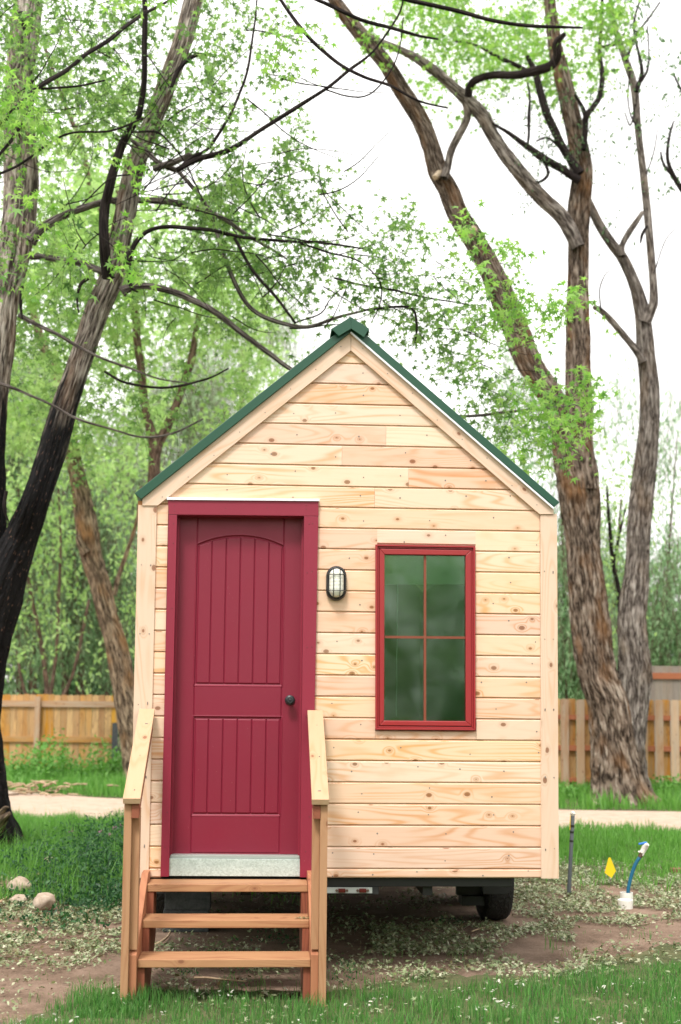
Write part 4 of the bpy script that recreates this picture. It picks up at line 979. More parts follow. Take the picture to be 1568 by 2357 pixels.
limbset([
 [(1078, 222, 9, 21.3), (1082, 200, 9, 21.2), (1096, 184, 9, 21.1), (1134, 172, 9, 21), (1184, 175, 10, 20.8), (1216, 168, 11, 20.7), (1264, 153, 11, 20.6), (1281, 130, 11, 20.5), (1280, 100, 9, 20.4), (1299, 78, 6, 20.3)],
 [(1335, 415, 11), (1321, 408, 9), (1284, 385, 9), (1249, 365, 9), (1209, 335, 7), (1169, 305, 5), (1134, 283, 3)],
 [(1335, 400, 11), (1318, 372, 9), (1294, 335, 10), (1269, 285, 10), (1249, 230, 9), (1236, 175, 8), (1215, 130, 5)],
 [(1345, 345, 7), (1349, 300, 7), (1349, 270, 8), (1366, 245, 7), (1380, 222, 7), (1386, 175, 6), (1381, 110, 5), (1386, -10, 4)],
 [(1349, 272, 6), (1338, 245, 5), (1324, 218, 4)],
 [(1216, 165, 5), (1190, 150, 5), (1165, 140, 5), (1140, 128, 4), (1100, 105, 3), (1050, 95, 2.5)],
 [(1215, 335, 3), (1216, 280, 4), (1218, 230, 3), (1215, 190, 2)], [(1250, 365, 3), (1262, 400, 4), (1240, 420, 3), (1215, 410, 2)],
 [(1300, 350, 3), (1262, 320, 3), (1235, 325, 2)], [(1381, 110, 3), (1400, 105, 4), (1425, 98, 3), (1440, 75, 2)],
], M_dlimb, tr1, DR-.4, seg=14)
for pa, pb, ra, rb in (((1068, 552, 22.2), (1094, 524, 21.98), .085, .065), ((1014, 398, 22.2), (1001, 409, 22.03), .07, .05)):
    b = MB(); b.cyl(W(*pa), W(*pb), ra, rb, n=22); child(b.build('pruned_stub', M_cut, None, bevel=.02, smooth=True), tr1)
cl = []; rs = random.Random(33)
cg_(930, 1420, -25, 105, 34, 20, 26, 32, 26, 11, rs)
cg_(1010, 1300, 90, 190, 14, 22.6, 26, 40, 22, 10, rs)
for a in ((840, 75, 30, 25), (1400, 90, 30, 30), (1040, 40, 40, 40), (1390, 40, 40, 40)): cl.append(pxc(*a, 20.5, int(a[2]*a[3]/45), .8))
for a in ((1000, 170, 40, 25), (1070, 250, 30, 15), (1010, 220, 40, 15), (1290, 180, 30, 50), (1250, 120, 50, 25), (1385, 150, 35, 35), (1180, 120, 50, 25)): cl.append(pxc(*a, 24.5, int(a[2]*a[3]/50), .8))
child(crown('crown', None, M_leafY, cl, leaf=.095, per=8, tw=.6, droop=.2, twigmat=M_limb, seed=8, twr=.003, spread=.09), tr1)
cl = []
for a in ((1235, 420, 40, 20), (1215, 380, 35, 25), (1260, 340, 45, 25), (1225, 300, 35, 30), (1250, 240, 30, 40), (1370, 250, 25, 30), (1340, 320, 30, 30), (1385, 310, 25, 30), (1280, 380, 30, 25), (1140, 235, 20, 20), (1330, 230, 25, 30), (1210, 220, 25, 20)): cl.append(pxc(*a, 22, int(a[2]*a[3]/75), .6))
child(crown('small_leaves', None, M_twigleaf, cl, leaf=.06, tmpl=OL, per=9, tw=.5, twigmat=M_dlimb, seed=9, twr=.004, spread=.06), tr1)

tr2 = empty('grey_tree', 'slender grey forked tree with a knotted trunk at the right edge', 'tree', tuple(W(1458, 1800, 24)*np.array([1, 1, 0])))
t = TM()
t.add(path([(1462, 1835, 44), (1456, 1780, 36), (1454, 1700, 33), (1460, 1600, 34), (1462, 1540, 35), (1456, 1435, 32), (1466, 1310, 29), (1471, 1210, 28), (1484, 1085, 26), (1494, 985, 25), (1494, 885, 23), (1487, 815, 22), (1482, 750, 19), (1474, 700, 17), (1459, 650, 15), (1434, 595, 15), (1404, 555, 14), (1379, 515, 12), (1361, 478, 11), (1335, 425, 9), (1300, 350, 5)], 23.8, True), seg=80, step=.04, rough=.15, k=5, vk=.8, seed=2.)
t.add(path([(1484, 745, 14), (1500, 710, 12), (1505, 690, 11), (1502, 625, 9), (1491, 500, 9), (1481, 400, 9), (1469, 300, 8), (1460, 200, 9), (1439, 135, 8), (1419, 75, 6), (1408, 20, 5), (1400, -30, 4)], 23.7), seg=32, step=.06, rough=.08, k=4, vk=1, seed=5.)
child(t.build('trunk', M_barkG), tr2)
limbset([
 [(1480, 835, 10), (1470, 812, 9), (1440, 778, 8), (1414, 745, 8), (1384, 717, 7), (1366, 707, 6)],
 [(1432, 590, 8), (1434, 565, 7), (1454, 525, 7), (1479, 488, 5)],
], M_barkG, tr2, 23.6, seg=18)
limbset([
 [(1464, 210, 6), (1476, 170, 5), (1472, 130, 4), (1460, 60, 3), (1475, -10, 2)], [(1440, 140, 4), (1460, 90, 3), (1490, 45, 2.5), (1520, 5, 2)],
 [(1465, 205, 3), (1488, 165, 3), (1495, 120, 2), (1490, 60, 1.6)], [(1474, 300, 3), (1452, 270, 2), (1445, 220, 2), (1450, 150, 1.6)], [(1490, 520, 3), (1480, 540, 4), (1476, 560, 2)],
 [(1384, 715, 2), (1380, 670, 1.8), (1392, 635, 1.5), (1408, 620, 1)], [(1505, 630, 1.8), (1530, 560, 1.4), (1560, 520, 1.2)], [(1489, 400, 1.8), (1505, 350, 1.6), (1512, 300, 1.2)], [(1462, 240, 2), (1452, 290, 2), (1438, 260, 1.5)],
], M_dlimb, tr2, 23.5, seg=8)
t = TM(); t.add(path([(1462, 1530, 17, 23.72), (1463, 1514, 10, 23.68), (1465, 1508, 6, 23.64)], 23.5), seg=24, step=.03, rough=.14); child(t.build('knot', M_cut), tr2)
rs = random.Random(40); cl = []
cg_(1415, 1510, -10, 120, 10, 23, 24, 20, 25, 5, rs)
for a in ((1450, 300, 12, 20), (1415, 510, 14, 25), (1500, 260, 12, 30), (1475, 160, 20, 30), (1425, 210, 15, 30), (1408, 330, 10, 20)): cl.append(pxc(*a, 23.5, 6, .4))
child(crown('crown', None, M_twigleaf, cl, leaf=.085, tmpl=OL, per=7, tw=.5, twigmat=M_dlimb, seed=12, twr=.004, spread=.06), tr2)

tr3 = empty('edge_tree', 'thin dark branch with sparse small leaves reaching in from the right edge', 'tree', tuple(W(1800, 1835, 23)*np.array([1, 1, 0])))
limbset([[(1800, 1850, 40), (1795, 1500, 34), (1780, 1000, 28), (1720, 700, 20), (1640, 520, 12), (1575, 440, 7), (1545, 390, 5), (1537, 350, 4), (1540, 310, 3), (1550, 280, 2)], [(1560, 420, 3), (1530, 380, 3), (1520, 350, 2)], [(1700, 640, 8), (1620, 300, 5), (1570, 210, 3), (1550, 170, 2)]], M_dlimb, tr3, 22, seg=12, name='trunk')
cl = [pxc(*a, 22, 7, .4) for a in ((1545, 370, 15, 15), (1545, 310, 15, 20), (1560, 250, 12, 30), (1565, 190, 14, 20), (1560, 410, 12, 14), (1560, 120, 15, 20))]
child(crown('crown', None, M_twigleaf, cl, leaf=.085, tmpl=OL, per=7, tw=.5, twigmat=M_dlimb, seed=13, twr=.004, spread=.06), tr3)

sp = empty('sapling', 'thin bright green leafy sapling between the two big right trunks', 'tree', tuple(W(1425, 1800, 26)*np.array([1, 1, 0])))
limbset([[(1424, 1800, 6), (1428, 1480, 6), (1425, 1370, 5), (1412, 1300, 5), (1405, 1220, 4), (1398, 1120, 3)], [(1412, 1300, 3), (1425, 1240, 2.5), (1440, 1170, 2)]], M_dlimb, sp, 26, name='trunk')
cl = [pxc(*a, 26, int(a[2]*a[3]/45), .5) for a in ((1400, 1130, 25, 35), (1395, 1190, 25, 35), (1420, 1230, 25, 30), (1405, 1290, 20, 30), (1440, 1300, 18, 30), (1400, 1370, 18, 25), (1430, 1400, 20, 30), (1405, 1460, 18, 25), (1450, 1120, 18, 35), (1500, 1200, 16, 30), (1445, 1040, 16, 30))]
child(crown('crown', None, M_leafF, cl, leaf=.095, tmpl=OL, per=8, tw=.45, seed=14, spread=.10), sp)

# ------------------------------------------------------------------ mid-distance trees on the left
bt = empty('broken_tree', 'tan split trunk with peeled orange wood, broken and leaning left behind the steps', 'tree', tuple(W(316, 1800, 27.5)*np.array([1, 1, 0])))
t = TM(); t.add(path([(320, 1815, 42), (314, 1771, 33), (301, 1671, 29), (284, 1571, 27), (268, 1485, 25), (246, 1410, 24), (228, 1335, 24), (211, 1275, 26), (200, 1210, 26), (187, 1135, 22), (172, 1065, 19), (152, 950, 15), (132, 855, 14), (95, 785, 12), (70, 690, 9)], 27, True), seg=56, step=.07, rough=.15, k=4, vk=.7, seed=7.)
t.add(path([(300, 1690, 16), (318, 1610, 15), (335, 1530, 12), (355, 1420, 8)], 27.2), seg=24, step=.08, rough=.1, k=4, vk=.7)
child(t.build('trunk', M_barkB), bt)
limbset([[(200, 1275, 12), (186, 1254, 9), (178, 1236, 6)], [(262, 1370, 6), (285, 1290, 5), (315, 1200, 4), (325, 1120, 3)]], M_barkB, bt, 26.8, seg=14)
yt = empty('forked_tree', 'brown Y-forked trunk rising behind the left roof slope', 'tree', tuple(W(350, 1808, 25)*np.array([1, 1, 0])))
t = TM(); t.add(path([(352, 1830, 20), (352, 1400, 16), (355, 1085, 14), (357, 1030, 15), (345, 985, 11), (332, 925, 10), (325, 850, 10), (316, 785, 9), (310, 700, 9), (295, 560, 8), (270, 430, 6)], 24.5), seg=28, step=.08, rough=.08)
t.add(path([(357, 1035, 12), (383, 985, 11), (408, 925, 9), (425, 875, 8), (440, 832, 9), (452, 760, 7), (470, 640, 5)], 24.5), seg=24, step=.08, rough=.08)
child(t.build('trunk', M_barkF), yt)
t = TM(); t.add(path([(300, 640, 6), (225, 480, 7), (205, 420, 7), (190, 340, 6), (150, 240, 5), (100, 100, 4)], 23), seg=14, step=.1); child(t.build('limb', M_barkF), yt)
rs = random.Random(50); cl = []
cg_(120, 560, 440, 760, 16, 22, 27, 60, 40, 18, rs); cg_(240, 620, 760, 1000, 14, 26, 31, 60, 40, 18, rs); cg_(-40, 300, 520, 1000, 22, 23, 28, 70, 60, 22, rs)
cg_(-40, 300, 100, 560, 15, 20, 26, 80, 60, 18, rs)
for a in ((440, 790, 50, 35), (430, 740, 30, 35), (560, 840, 50, 30), (600, 700, 50, 35), (500, 620, 60, 40)): cl.append(pxc(*a, 25.5, 20, .8))
child(crown('crown', None, M_leafF, cl, leaf=.15, per=8, tw=.7, droop=.25, seed=15, spread=.15), yt)

# ------------------------------------------------------------------ far willows
def willow(name, label, base, D, trunk, areas, mat, seed, leaf=.20, group=None, tmat=None):
    areas = [a[:5]+(int(a[5]*2.1),)+a[6:] for a in areas]; o = empty(name, label, 'tree', tuple(W(base, 1700, D)*np.array([1, 1, 0])), group=group)
    t = TM()
    for tk in trunk: t.add(path(tk, D), seg=14, step=.2, rough=.06)
    child(t.build('trunk', tmat or M_barkF), o); child(strands('crown', None, mat, [a[:4]+(a[4] if a[4] else D,)+a[5:] for a in areas], leaf, seed, twigmat=M_barkF), o); return o
WG = 'background trees behind the left fence'
willow('willow_tree', 'hanging dark-green willow farthest left behind the orange fence', 30, 38, [[(70, 1790, 10), (75, 1560, 9), (60, 1300, 8), (20, 1000, 6)], [(35, 1790, 7), (45, 1560, 7), (30, 1350, 5)]],
       [(20, 1180, 130, 180, 0, 420, 3.2), (60, 1420, 110, 90, 0, 90, 1.8), (30, 900, 130, 150, 0, 380, 3.)], M_willow, 61)
willow('willow_tree', 'willow with blue-green strands seen between the charred trunk and the broken trunk', 150, 41, [[(152, 1790, 9), (150, 1560, 8), (158, 1300, 7), (165, 1000, 5)], [(185, 1790, 9), (184, 1560, 10), (180, 1380, 5)]],
       [(150, 1150, 110, 160, 0, 360, 3.), (130, 1400, 110, 70, 0, 90, 2.), (240, 1300, 100, 160, 0, 240, 2.5)], M_willow, 62)
willow('willow_tree', 'pale willow filling the gap between the broken trunk and the house corner', 300, 44, [[(262, 1790, 8), (266, 1560, 7), (300, 1200, 5)], [(240, 1790, 7), (255, 1400, 5), (262, 1200, 4)]],
       [(290, 1050, 110, 150, 0, 330, 3.4), (420, 880, 100, 110, 0, 260, 3.2), (280, 1350, 90, 140, 0, 150, 2.4)], M_willowL, 63)
willow('willow_tree', 'pale willow rising above the left roof slope near the ridge', 560, 46, [[(540, 1780, 8), (550, 1200, 7), (560, 800, 5)]],
       [(560, 730, 110, 60, 0, 110, 3.2), (650, 700, 70, 40, 0, 40, 2.6), (480, 900, 100, 90, 0, 150, 3.)], M_willowL, 64)
o = empty('leafy_tree', 'bright leafy tree with loose clumps and dark slender stems behind the orange fence', 'tree', tuple(W(110, 1790, 34)*np.array([1, 1, 0])))
cl = []; rs = random.Random(66)
for a in ((70, 1120, 45, 30), (120, 1180, 40, 25), (60, 1260, 45, 30), (120, 1330, 35, 22), (250, 1090, 40, 30), (290, 1180, 30, 30), (300, 1280, 25, 30), (200, 1010, 40, 30), (50, 1010, 40, 40), (110, 1060, 40, 30), (60, 1400, 35, 22), (150, 1430, 35, 18), (290, 1400, 22, 25), (40, 1500, 25, 20), (250, 1500, 20, 18), (320, 1060, 40, 40), (150, 1260, 30, 30), (40, 1180, 30, 40)): cl.append(pxc(*a, rs.uniform(33, 36), int(a[2]*a[3]/42), .9))
child(crown('crown', None, M_leafF, cl, leaf=.17, tmpl=OL, per=9, tw=.8, droop=.5, seed=67, spread=.2), o)
t = TM(); t.add(path([(112, 1800, 7), (110, 1620, 6), (95, 1480, 5), (70, 1360, 4), (55, 1240, 3)], 34), seg=10, step=.2, rough=.08); t.add(path([(110, 1640, 5), (130, 1500, 4), (135, 1380, 4), (140, 1250, 3), (135, 1120, 2)], 34), seg=10, step=.2, rough=.08)
t.add(path([(110, 1660, 5), (165, 1560, 4), (195, 1430, 4), (205, 1380, 3)], 34), seg=10, step=.2); t.add(path([(111, 1680, 5), (60, 1600, 4), (38, 1500, 3)], 34), seg=8, step=.2); child(t.build('trunk', M_barkF), o)
# dense understorey behind the left fence
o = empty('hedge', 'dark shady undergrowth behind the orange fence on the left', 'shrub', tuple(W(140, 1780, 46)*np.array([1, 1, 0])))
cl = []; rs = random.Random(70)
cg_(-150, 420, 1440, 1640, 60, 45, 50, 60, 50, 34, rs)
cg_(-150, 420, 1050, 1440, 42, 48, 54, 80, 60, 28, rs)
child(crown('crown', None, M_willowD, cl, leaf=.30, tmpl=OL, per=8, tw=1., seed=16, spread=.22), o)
child((lambda t: (t.add(path([(120, 1800, 8), (118, 1500, 6)], 45), seg=8, step=.5), t.add(path([(300, 1800, 8), (290, 1450, 6)], 45), seg=8, step=.5), t.build('trunk', M_barkF))[2])(TM()), o)
willow('willow_tree', 'wispy pale willow just right of the house wall behind the tan fence', 1300, 38, [[(1310, 1790, 5), (1300, 1400, 4), (1290, 1100, 3)]],
       [(1300, 1330, 70, 120, 0, 150, 2.4), (1330, 1480, 90, 70, 0, 170, 1.6), (1240, 930, 90, 100, 0, 50, 3.), (1290, 1180, 40, 100, 0, 50, 3.)], M_willow, 65)
willow('willow_tree', 'pale thin-stranded willow right of the grey trunk', 1540, 40, [[(1540, 1790, 5), (1535, 1400, 3), (1548, 1150, 2), (1560, 1000, 1)]],
       [(1540, 1300, 70, 120, 0, 130, 2.6), (1540, 1450, 90, 80, 0, 210, 1.6), (1545, 1000, 60, 160, 0, 60, 3.), (1420, 900, 60, 120, 0, 34, 3.)], M_willow, 66)
willow('willow_tree', 'willow seen between the two right trunks and over the tan fence', 1410, 42, [[(1420, 1790, 5), (1415, 1400, 4), (1430, 1150, 3)]],
       [(1410, 1280, 60, 140, 0, 110, 2.8), (1420, 1470, 90, 80, 0, 220, 1.8), (1180, 850, 60, 80, 0, 36, 3.)], M_willow, 67)
o = empty('hedge', 'mid green bushes close behind the tan fence on the right', 'shrub', tuple(W(1420, 1780, 44)*np.array([1, 1, 0])))
cl = []
cg_(1220, 1700, 1520, 1660, 44, 42, 48, 60, 40, 34, rs); cg_(1220, 1700, 1300, 1520, 30, 46, 50, 60, 50, 26, rs)
child(crown('crown', None, M_willow, cl, leaf=.28, tmpl=OL, per=8, tw=1., seed=17, spread=.2), o)
child((lambda t: (t.add(path([(1300, 1800, 8), (1305, 1500, 6)], 44), seg=8, step=.5), t.add(path([(1500, 1800, 8), (1510, 1450, 6)], 44), seg=8, step=.5), t.build('trunk', M_barkF))[2])(TM()), o)

o = empty('hedge', 'green bushes standing behind the house and mostly hidden by it', 'shrub', tuple(W(800, 1780, 46)*np.array([1, 1, 0])))
cl = []
cg_(420, 1230, 1350, 1650, 46, 44, 50, 90, 70, 20, rs); cg_(500, 1150, 1000, 1350, 14, 46, 50, 90, 70, 20, rs); cg_(1700, 2300, 1400, 1650, 26, 44, 50, 90, 70, 20, rs); cg_(-800, -150, 1250, 1650, 34, 44, 50, 90, 70, 20, rs)
child(crown('crown', None, M_willow, cl, leaf=.32, tmpl=OL, per=8, tw=1., seed=19, spread=.24), o)
t = TM(); t.add(path([(800, 1790, 8), (805, 1400, 6), (800, 1150, 4)], 46), seg=8, step=.5); child(t.build('trunk', M_barkF), o)
# trees across the lawn behind the photographer (they show in the window glass); unseen side ones added to block low skylight
rs = random.Random(80)
for i, (x, y, h) in enumerate(((-9, -17, 6.5), (-3.2, -20, 7.5), (2.6, -19, 8.), (8.5, -18, 6.5), (14, -21, 7.5), (-15, -20, 7), (-15, -8, 6), (-14, 2, 6), (-15, 10, 6), (16, -8, 6), (15, 1, 6), (16, 11, 6.5))):
    o = empty('garden_tree', 'bushy garden tree outside the frame, '+['second from the left behind the photographer', 'third from the left behind the photographer', 'straight behind the photographer', 'to the right behind the photographer', 'farthest right behind the photographer', 'farthest left behind the photographer', 'added to block low sky light, nearest on the left side', 'added to block low sky light, middle one on the left side', 'added to block low sky light, farthest one on the left side', 'added to block low sky light, nearest on the right side', 'added to block low sky light, middle one on the right side', 'added to block low sky light, farthest one on the right side'][i], 'tree', (x, y, 0), group='garden trees mirrored in the window glass')
    t = TM(); t.add([(0+x, y, -.1, .25), (x+.2, y, h*.35, .18), (x, y+.2, h*.8, .08)], seg=10, step=.3, rough=.08); child(t.build('trunk', M_barkF), o)
    cl = [((x+rs.uniform(-2.6, 2.6), y+rs.uniform(-1.5, 1.5), rs.uniform(.5, h-.8)), (1.3, 1.1, 1.), 26) for _ in range(38)]
    child(crown('crown', None, M_willow if i % 2 else M_leafF, cl, leaf=.30, tmpl=OL, per=10, tw=.9, seed=90+i, spread=.3), o)

# ------------------------------------------------------------------ grass, litter, weeds
def blades(name, pts, h, wd, mat, seed, label, lean=.35):
    rg = np.random.default_rng(seed); n = len(pts); P = np.column_stack([pts, np.zeros(n)])
    a = rg.uniform(0, 2*math.pi, n); dr = np.stack([np.cos(a), np.sin(a), np.zeros(n)], -1); b2 = rg.uniform(0, 2*math.pi, n)
    sd = np.stack([np.cos(b2), np.sin(b2), np.zeros(n)], -1); hh = (h*rg.uniform(.45, 1.25, n)*np.clip(1+1.3*nz(pts[:, 0], pts[:, 1], 2.6, 30.+seed)+.6*nz(pts[:, 0], pts[:, 1], 9., 40.), .3, 1.8))[:, None]; le = (rg.uniform(0, 1, n)**1.5*lean)[:, None]*hh*1.6; w_ = (wd*rg.uniform(.6, 1.2, n))[:, None]
    up = np.array([0, 0, 1.])
    v0 = P-sd*w_; v1 = P+sd*w_; m = P+up*hh*.55+dr*le*.35; v2 = m+sd*w_*.8; v3 = m-sd*w_*.8; v4 = P+up*hh*(1-.25*lean)+dr*le
    V = np.stack([v0, v1, v2, v3, v4], 1).reshape(-1, 3); i5 = np.arange(n)[:, None]*5
    o = np_mesh(name, V, [(i5+np.array([[0, 1, 2, 3]]), 0), (i5+np.array([[3, 2, 4]]), 0)], mat)
    return tag(o, label, 'grass', kind='stuff')
def pxof(x, y):
    return CX+x*FP/np.maximum(y, .5)*1.0, HZ+EYE*FP/np.maximum(y, .5)
def nz(x, y, f, s=0.): return np.array([mn.noise(Vector((a*f, c_*f, s))) for a, c_ in zip(x, y)])
rg = np.random.default_rng(99)
# foreground
n = 110000; x = rg.uniform(-3.4, 3.6, n); y = rg.uniform(4.6, 8.3, n); px, py = pxof(x, y)
k1 = nz(x, y, 2.2); k2 = nz(x, y, 9., 4.)
keep = (py > fgy(px)+k1*28+k2*22+rg.normal(size=n)*5) & (rg.uniform(size=n) < .85+k2*.4)
FG = np.stack([x, y], -1)[keep]; blades('foreground_grass', FG[:62000], .075, .0021, M_grass, 1, 'fine green lawn grass across the foreground')
# tufts straying over the dirt edge
n = 7000; x = rg.uniform(-3.2, 3.6, n); y = rg.uniform(6.9, 9.5, n); px, py = pxof(x, y); k1 = nz(x, y, 3., 8.)
keep = (py > fgy(px)-95) & (k1 > .22); blades('grass_tufts', np.stack([x, y], -1)[keep], .06, .002, M_grass, 2, 'sparse grass tufts growing in the bare dirt')
n = 1500; x = rg.uniform(-1.32, -1.0, n); y = rg.uniform(6.75, 7.08, n); blades('post_grass', np.stack([x, y], -1), .085, .0022, M_grass, 9, 'clump of green grass around the foot of the left stair post')
# middle
n = 230000; x = rg.uniform(-7, 7.5, n); y = rg.uniform(10.6, 18.7, n); px, py = pxof(x, y)
k1 = nz(x, y, .8, 1.); k2 = nz(x, y, 3., 2.)
near = np.where(px > 784, 12.6, 10.8); dens = np.clip((y-near)/2.2+.15+k1*.9+k2*.6, 0, 1)
edge = np.interp(x, [-6, 4], [18.5, 17.3])+k2*.25
keep = (rg.uniform(size=n) < dens) & (y < edge) & ((px < 345) | (px > 1230) | (rg.uniform(size=n) < .18))
blades('lawn_grass', np.stack([x, y], -1)[keep][:95000], .115, .0042, M_grassF, 3, 'green grass between the leaf litter and the gravel path')
n = 60000; x = rg.uniform(-5.2, -1., n); y = rg.uniform(10.4, 16.5, n); px, py = pxof(x, y); k2 = nz(x, y, 2.2, 12.)
keep = (px < 350) & (k2 > -.12) & (rg.uniform(size=n) < .5); blades('tall_grass', np.stack([x, y], -1)[keep][:7000], .26, .0032, M_grassF, 7, 'taller loose grass growing through the weeds left of the steps', .5)
# far
n = 90000; x = rg.uniform(-12, 12, n); y = rg.uniform(20.4, 30, n); px, py = pxof(x, y); k2 = nz(x, y, 1.2, 5.)
edge = np.interp(x, [-8, -4.2, 4, 8], [26.0, 22.6, 20.8, 20.6])+.05
keep = (y > edge+k2*.35) & ((px < 345) | (px > 1230)) & ~((px > 1300) & (px < 1400) & (py > 1822) & (k2 > .1))
blades('far_grass', np.stack([x, y], -1)[keep][:45000], .21, .010, M_grassF, 4, 'bright grass in front of the fences beyond the path')
# fallen leaves
n = 300000; x = rg.uniform(-4.2, 4.8, n); y = rg.uniform(6.3, 14.5, n); px, py = pxof(x, y); k1 = nz(x, y, 1.0, 7.); k2 = nz(x, y, 3.5, 9.)
prob = np.where(px < 300, np.clip((py-2040)/60, 0, 1)*np.clip((2235-py)/50, 0, 1)*1.1+.10, 0)
prob = np.where((px >= 300) & (px < 730), .10+.22*(py > 2170), prob)
prob = np.where(px >= 730, .95*np.clip((py-1975)/50, 0, 1)*np.clip((2140+k1*60-py)/35, 0, 1)*(px > 1180)+.75*(np.abs(py-(2150+(px-1100)*-.03)) < 32)*(px > 860)*(px < 1320)+.4*(np.abs(py-2215-k1*20) < 20)+.14, prob)
k3 = nz(x, y, 1.9, 77.); prob = prob*(.62+k2*1.6+k1*.4+k3*1.2)*np.where(py > fgy(px)+4, .3, 1)
keep = (rg.uniform(size=n) < prob)
P = np.stack([x, y], -1)[keep][:80000]; P = np.column_stack([P, .012+rg.uniform(0, .025, len(P))]); t_ = rg.normal(size=P.shape); t_[:, 2] *= .35
h_ = len(P)//2
V, F = put_leaves(P[:h_], t_[:h_], .026, ML, .6, rg); V2, F2 = put_leaves(P[h_:], t_[h_:], .028, OL, .6, rg)
nv = len(V); V = np.vstack([V, V2]); V[:, 2] = np.maximum(V[:, 2], .003)
tag(np_mesh('fallen_leaves', V, [(F, 0), (F2+nv, 0)], M_litter), 'pale withered fallen leaves littering the dirt', 'leaves', kind='stuff')
n = 9000; x = rg.uniform(-3, 3.2, n); y = rg.uniform(5.2, 7.6, n); px, py = pxof(x, y); k1 = nz(x, y, 3., 17.)
keep = (py > fgy(px)) & (rg.uniform(size=n) < np.clip(.10+k1*.9, 0, 1)); P = np.stack([x, y], -1)[keep][:170]; P = np.repeat(P, 4, 0)+rg.normal(size=(680, 2))*.012
P = np.column_stack([P, rg.uniform(.045, .075, len(P))]); t_ = rg.normal(size=P.shape); t_[:, 2] *= .4
V, F = put_leaves(P, t_, .021, OL, .6, rg); tag(np_mesh('petals_in_grass', V, [(F, 0)], M_clover), 'whitish petals and bits caught in the foreground grass', 'petals', kind='stuff')
# weeds left of the steps
def weeds(name, label, areas, leaf, seed, mat=M_weed, mult=1.):
    rg = np.random.default_rng(seed); P = []
    for px, py, rpx, rpy, n, h in areas:
        cc = G(px, py); k = cc[1]/FP; m = int(n*mult)
        xx = cc[0]+rg.normal(size=m)*rpx*k*.6; yy = cc[1]+rg.normal(size=m)*rpy*.02; hz = h*rg.uniform(.35, 1.1, m)
        for i in range(m):
            kk = 10; tt = rg.uniform(.05, 1, kk); P.append(np.stack([xx[i]+rg.normal(size=kk)*.04, yy[i]+rg.normal(size=kk)*.04, hz[i]*tt], -1))
    P = np.vstack(P); t_ = rg.normal(size=P.shape)+np.array([0, 0, .3]); V, F = put_leaves(P, t_, leaf, OL, .6, rg); V[:, 2] = np.maximum(V[:, 2], .004)
    return tag(np_mesh(name, V, [(F, 0)], mat), label, 'weeds', kind='stuff')
weeds('weeds', 'dark green clover and weeds growing thickly left of the steps', [(70, 1985, 60, 40, 60, .2), (150, 2000, 70, 40, 100, .25), (220, 2010, 60, 40, 130, .33), (275, 2010, 40, 50, 110, .42), (200, 1960, 80, 30, 90, .3), (110, 2050, 70, 20, 70, .10), (200, 2070, 70, 20, 80, .12), (270, 2075, 30, 20, 50, .16), (270, 1940, 40, 30, 70, .34), (320, 2030, 60, 30, 50, .3), (150, 2110, 90, 30, 40, .05)], .038, 31, mult=1.9)
weeds('fence_weeds', 'tall green weeds along the foot of the orange fence', [(120, 1800, 30, 30, 60, 1.0), (60, 1795, 40, 20, 60, .7), (180, 1800, 60, 20, 90, .5), (220, 1795, 30, 20, 60, .9), (275, 1795, 30, 20, 70, .7), (20, 1800, 40, 20, 60, .6), (100, 1795, 20, 20, 40, .9), (150, 1795, 20, 20, 40, .8)], .09, 32, M_grassF)
weeds('path_edge_weeds', 'low green weeds around the foot of the big right tree', [(1300, 1835, 50, 20, 60, .25), (1360, 1840, 40, 10, 50, .2), (1500, 1830, 60, 20, 110, .3), (1560, 1830, 50, 20, 80, .35)], .08, 33, M_grassF)
weeds('dirt_weeds', 'small dark weeds sprouting in the dirt behind the steps', [(480, 2205, 25, 6, 8, .06), (640, 2165, 60, 6, 16, .05), (440, 2240, 40, 6, 5, .05), (780, 2250, 30, 8, 10, .1), (1020, 2130, 60, 8, 14, .06), (560, 2250, 30, 6, 6, .07)], .02, 34)
rg = np.random.default_rng(5); q = [G(a, c_) for a, c_ in ((262, 1990), (275, 1985), (230, 1998), (285, 2002), (165, 2000), (250, 2010))]
P = np.vstack([qq+np.array([0, 0, .36])+rg.normal(size=(14, 3))*.011 for qq in q]); V, F = put_leaves(P, rg.normal(size=P.shape), .018, OL, .8, rg)
tag(np_mesh('clover_blossoms', V, [(F, 0)], M_purple), 'small purple clover blossoms in the weeds left of the steps', 'flowers', kind='stuff')

# ------------------------------------------------------------------ rocks and small things
def rock(px0, px1, py0, py1, label, seed, sink=.08, group=None, mat=M_rock):
    q = G((px0+px1)/2, py1); k = q[1]/FP; rx = (px1-px0)/2*k*1.12; rz = (py1-py0)/2*k*1.25
    me = bpy.data.meshes.new('rock'); import bmesh
    bm = bmesh.new(); bmesh.ops.create_icosphere(bm, subdivisions=4, radius=1.)
    for v in bm.verts:
        n_ = mn.noise(v.co*1.1+Vector((seed*7.3, 0, 0)))*.22+mn.noise(v.co*2.7+Vector((0, seed*3.1, 0)))*.06
        v.co *= 1+n_; v.co = Vector((v.co.x*rx, v.co.y*rx*.85, v.co.z*rz))
    for f in bm.faces: f.smooth = True
    bm.to_mesh(me); bm.free(); o = link('rock', me, mat); o.location = (q[0], q[1]+rx*.5, rz*(1-sink))
    return tag(o, label, 'rock', group)
GR = 'river stones beside the left weeds'
rock(16, 66, 2028, 2060, 'round tan river stone farthest left, near the foot of the charred tree', 1, group=GR)
rock(75, 123, 2064, 2097, 'pale tan river stone nearest the camera on the left', 2, group=GR)
rock(243, 273, 2041, 2060, 'small brown stone in the weeds next to the steps', 3, group=GR)
rock(96, 126, 1978, 1998, 'half hidden pinkish stone deep in the dark weeds', 4, group=GR)
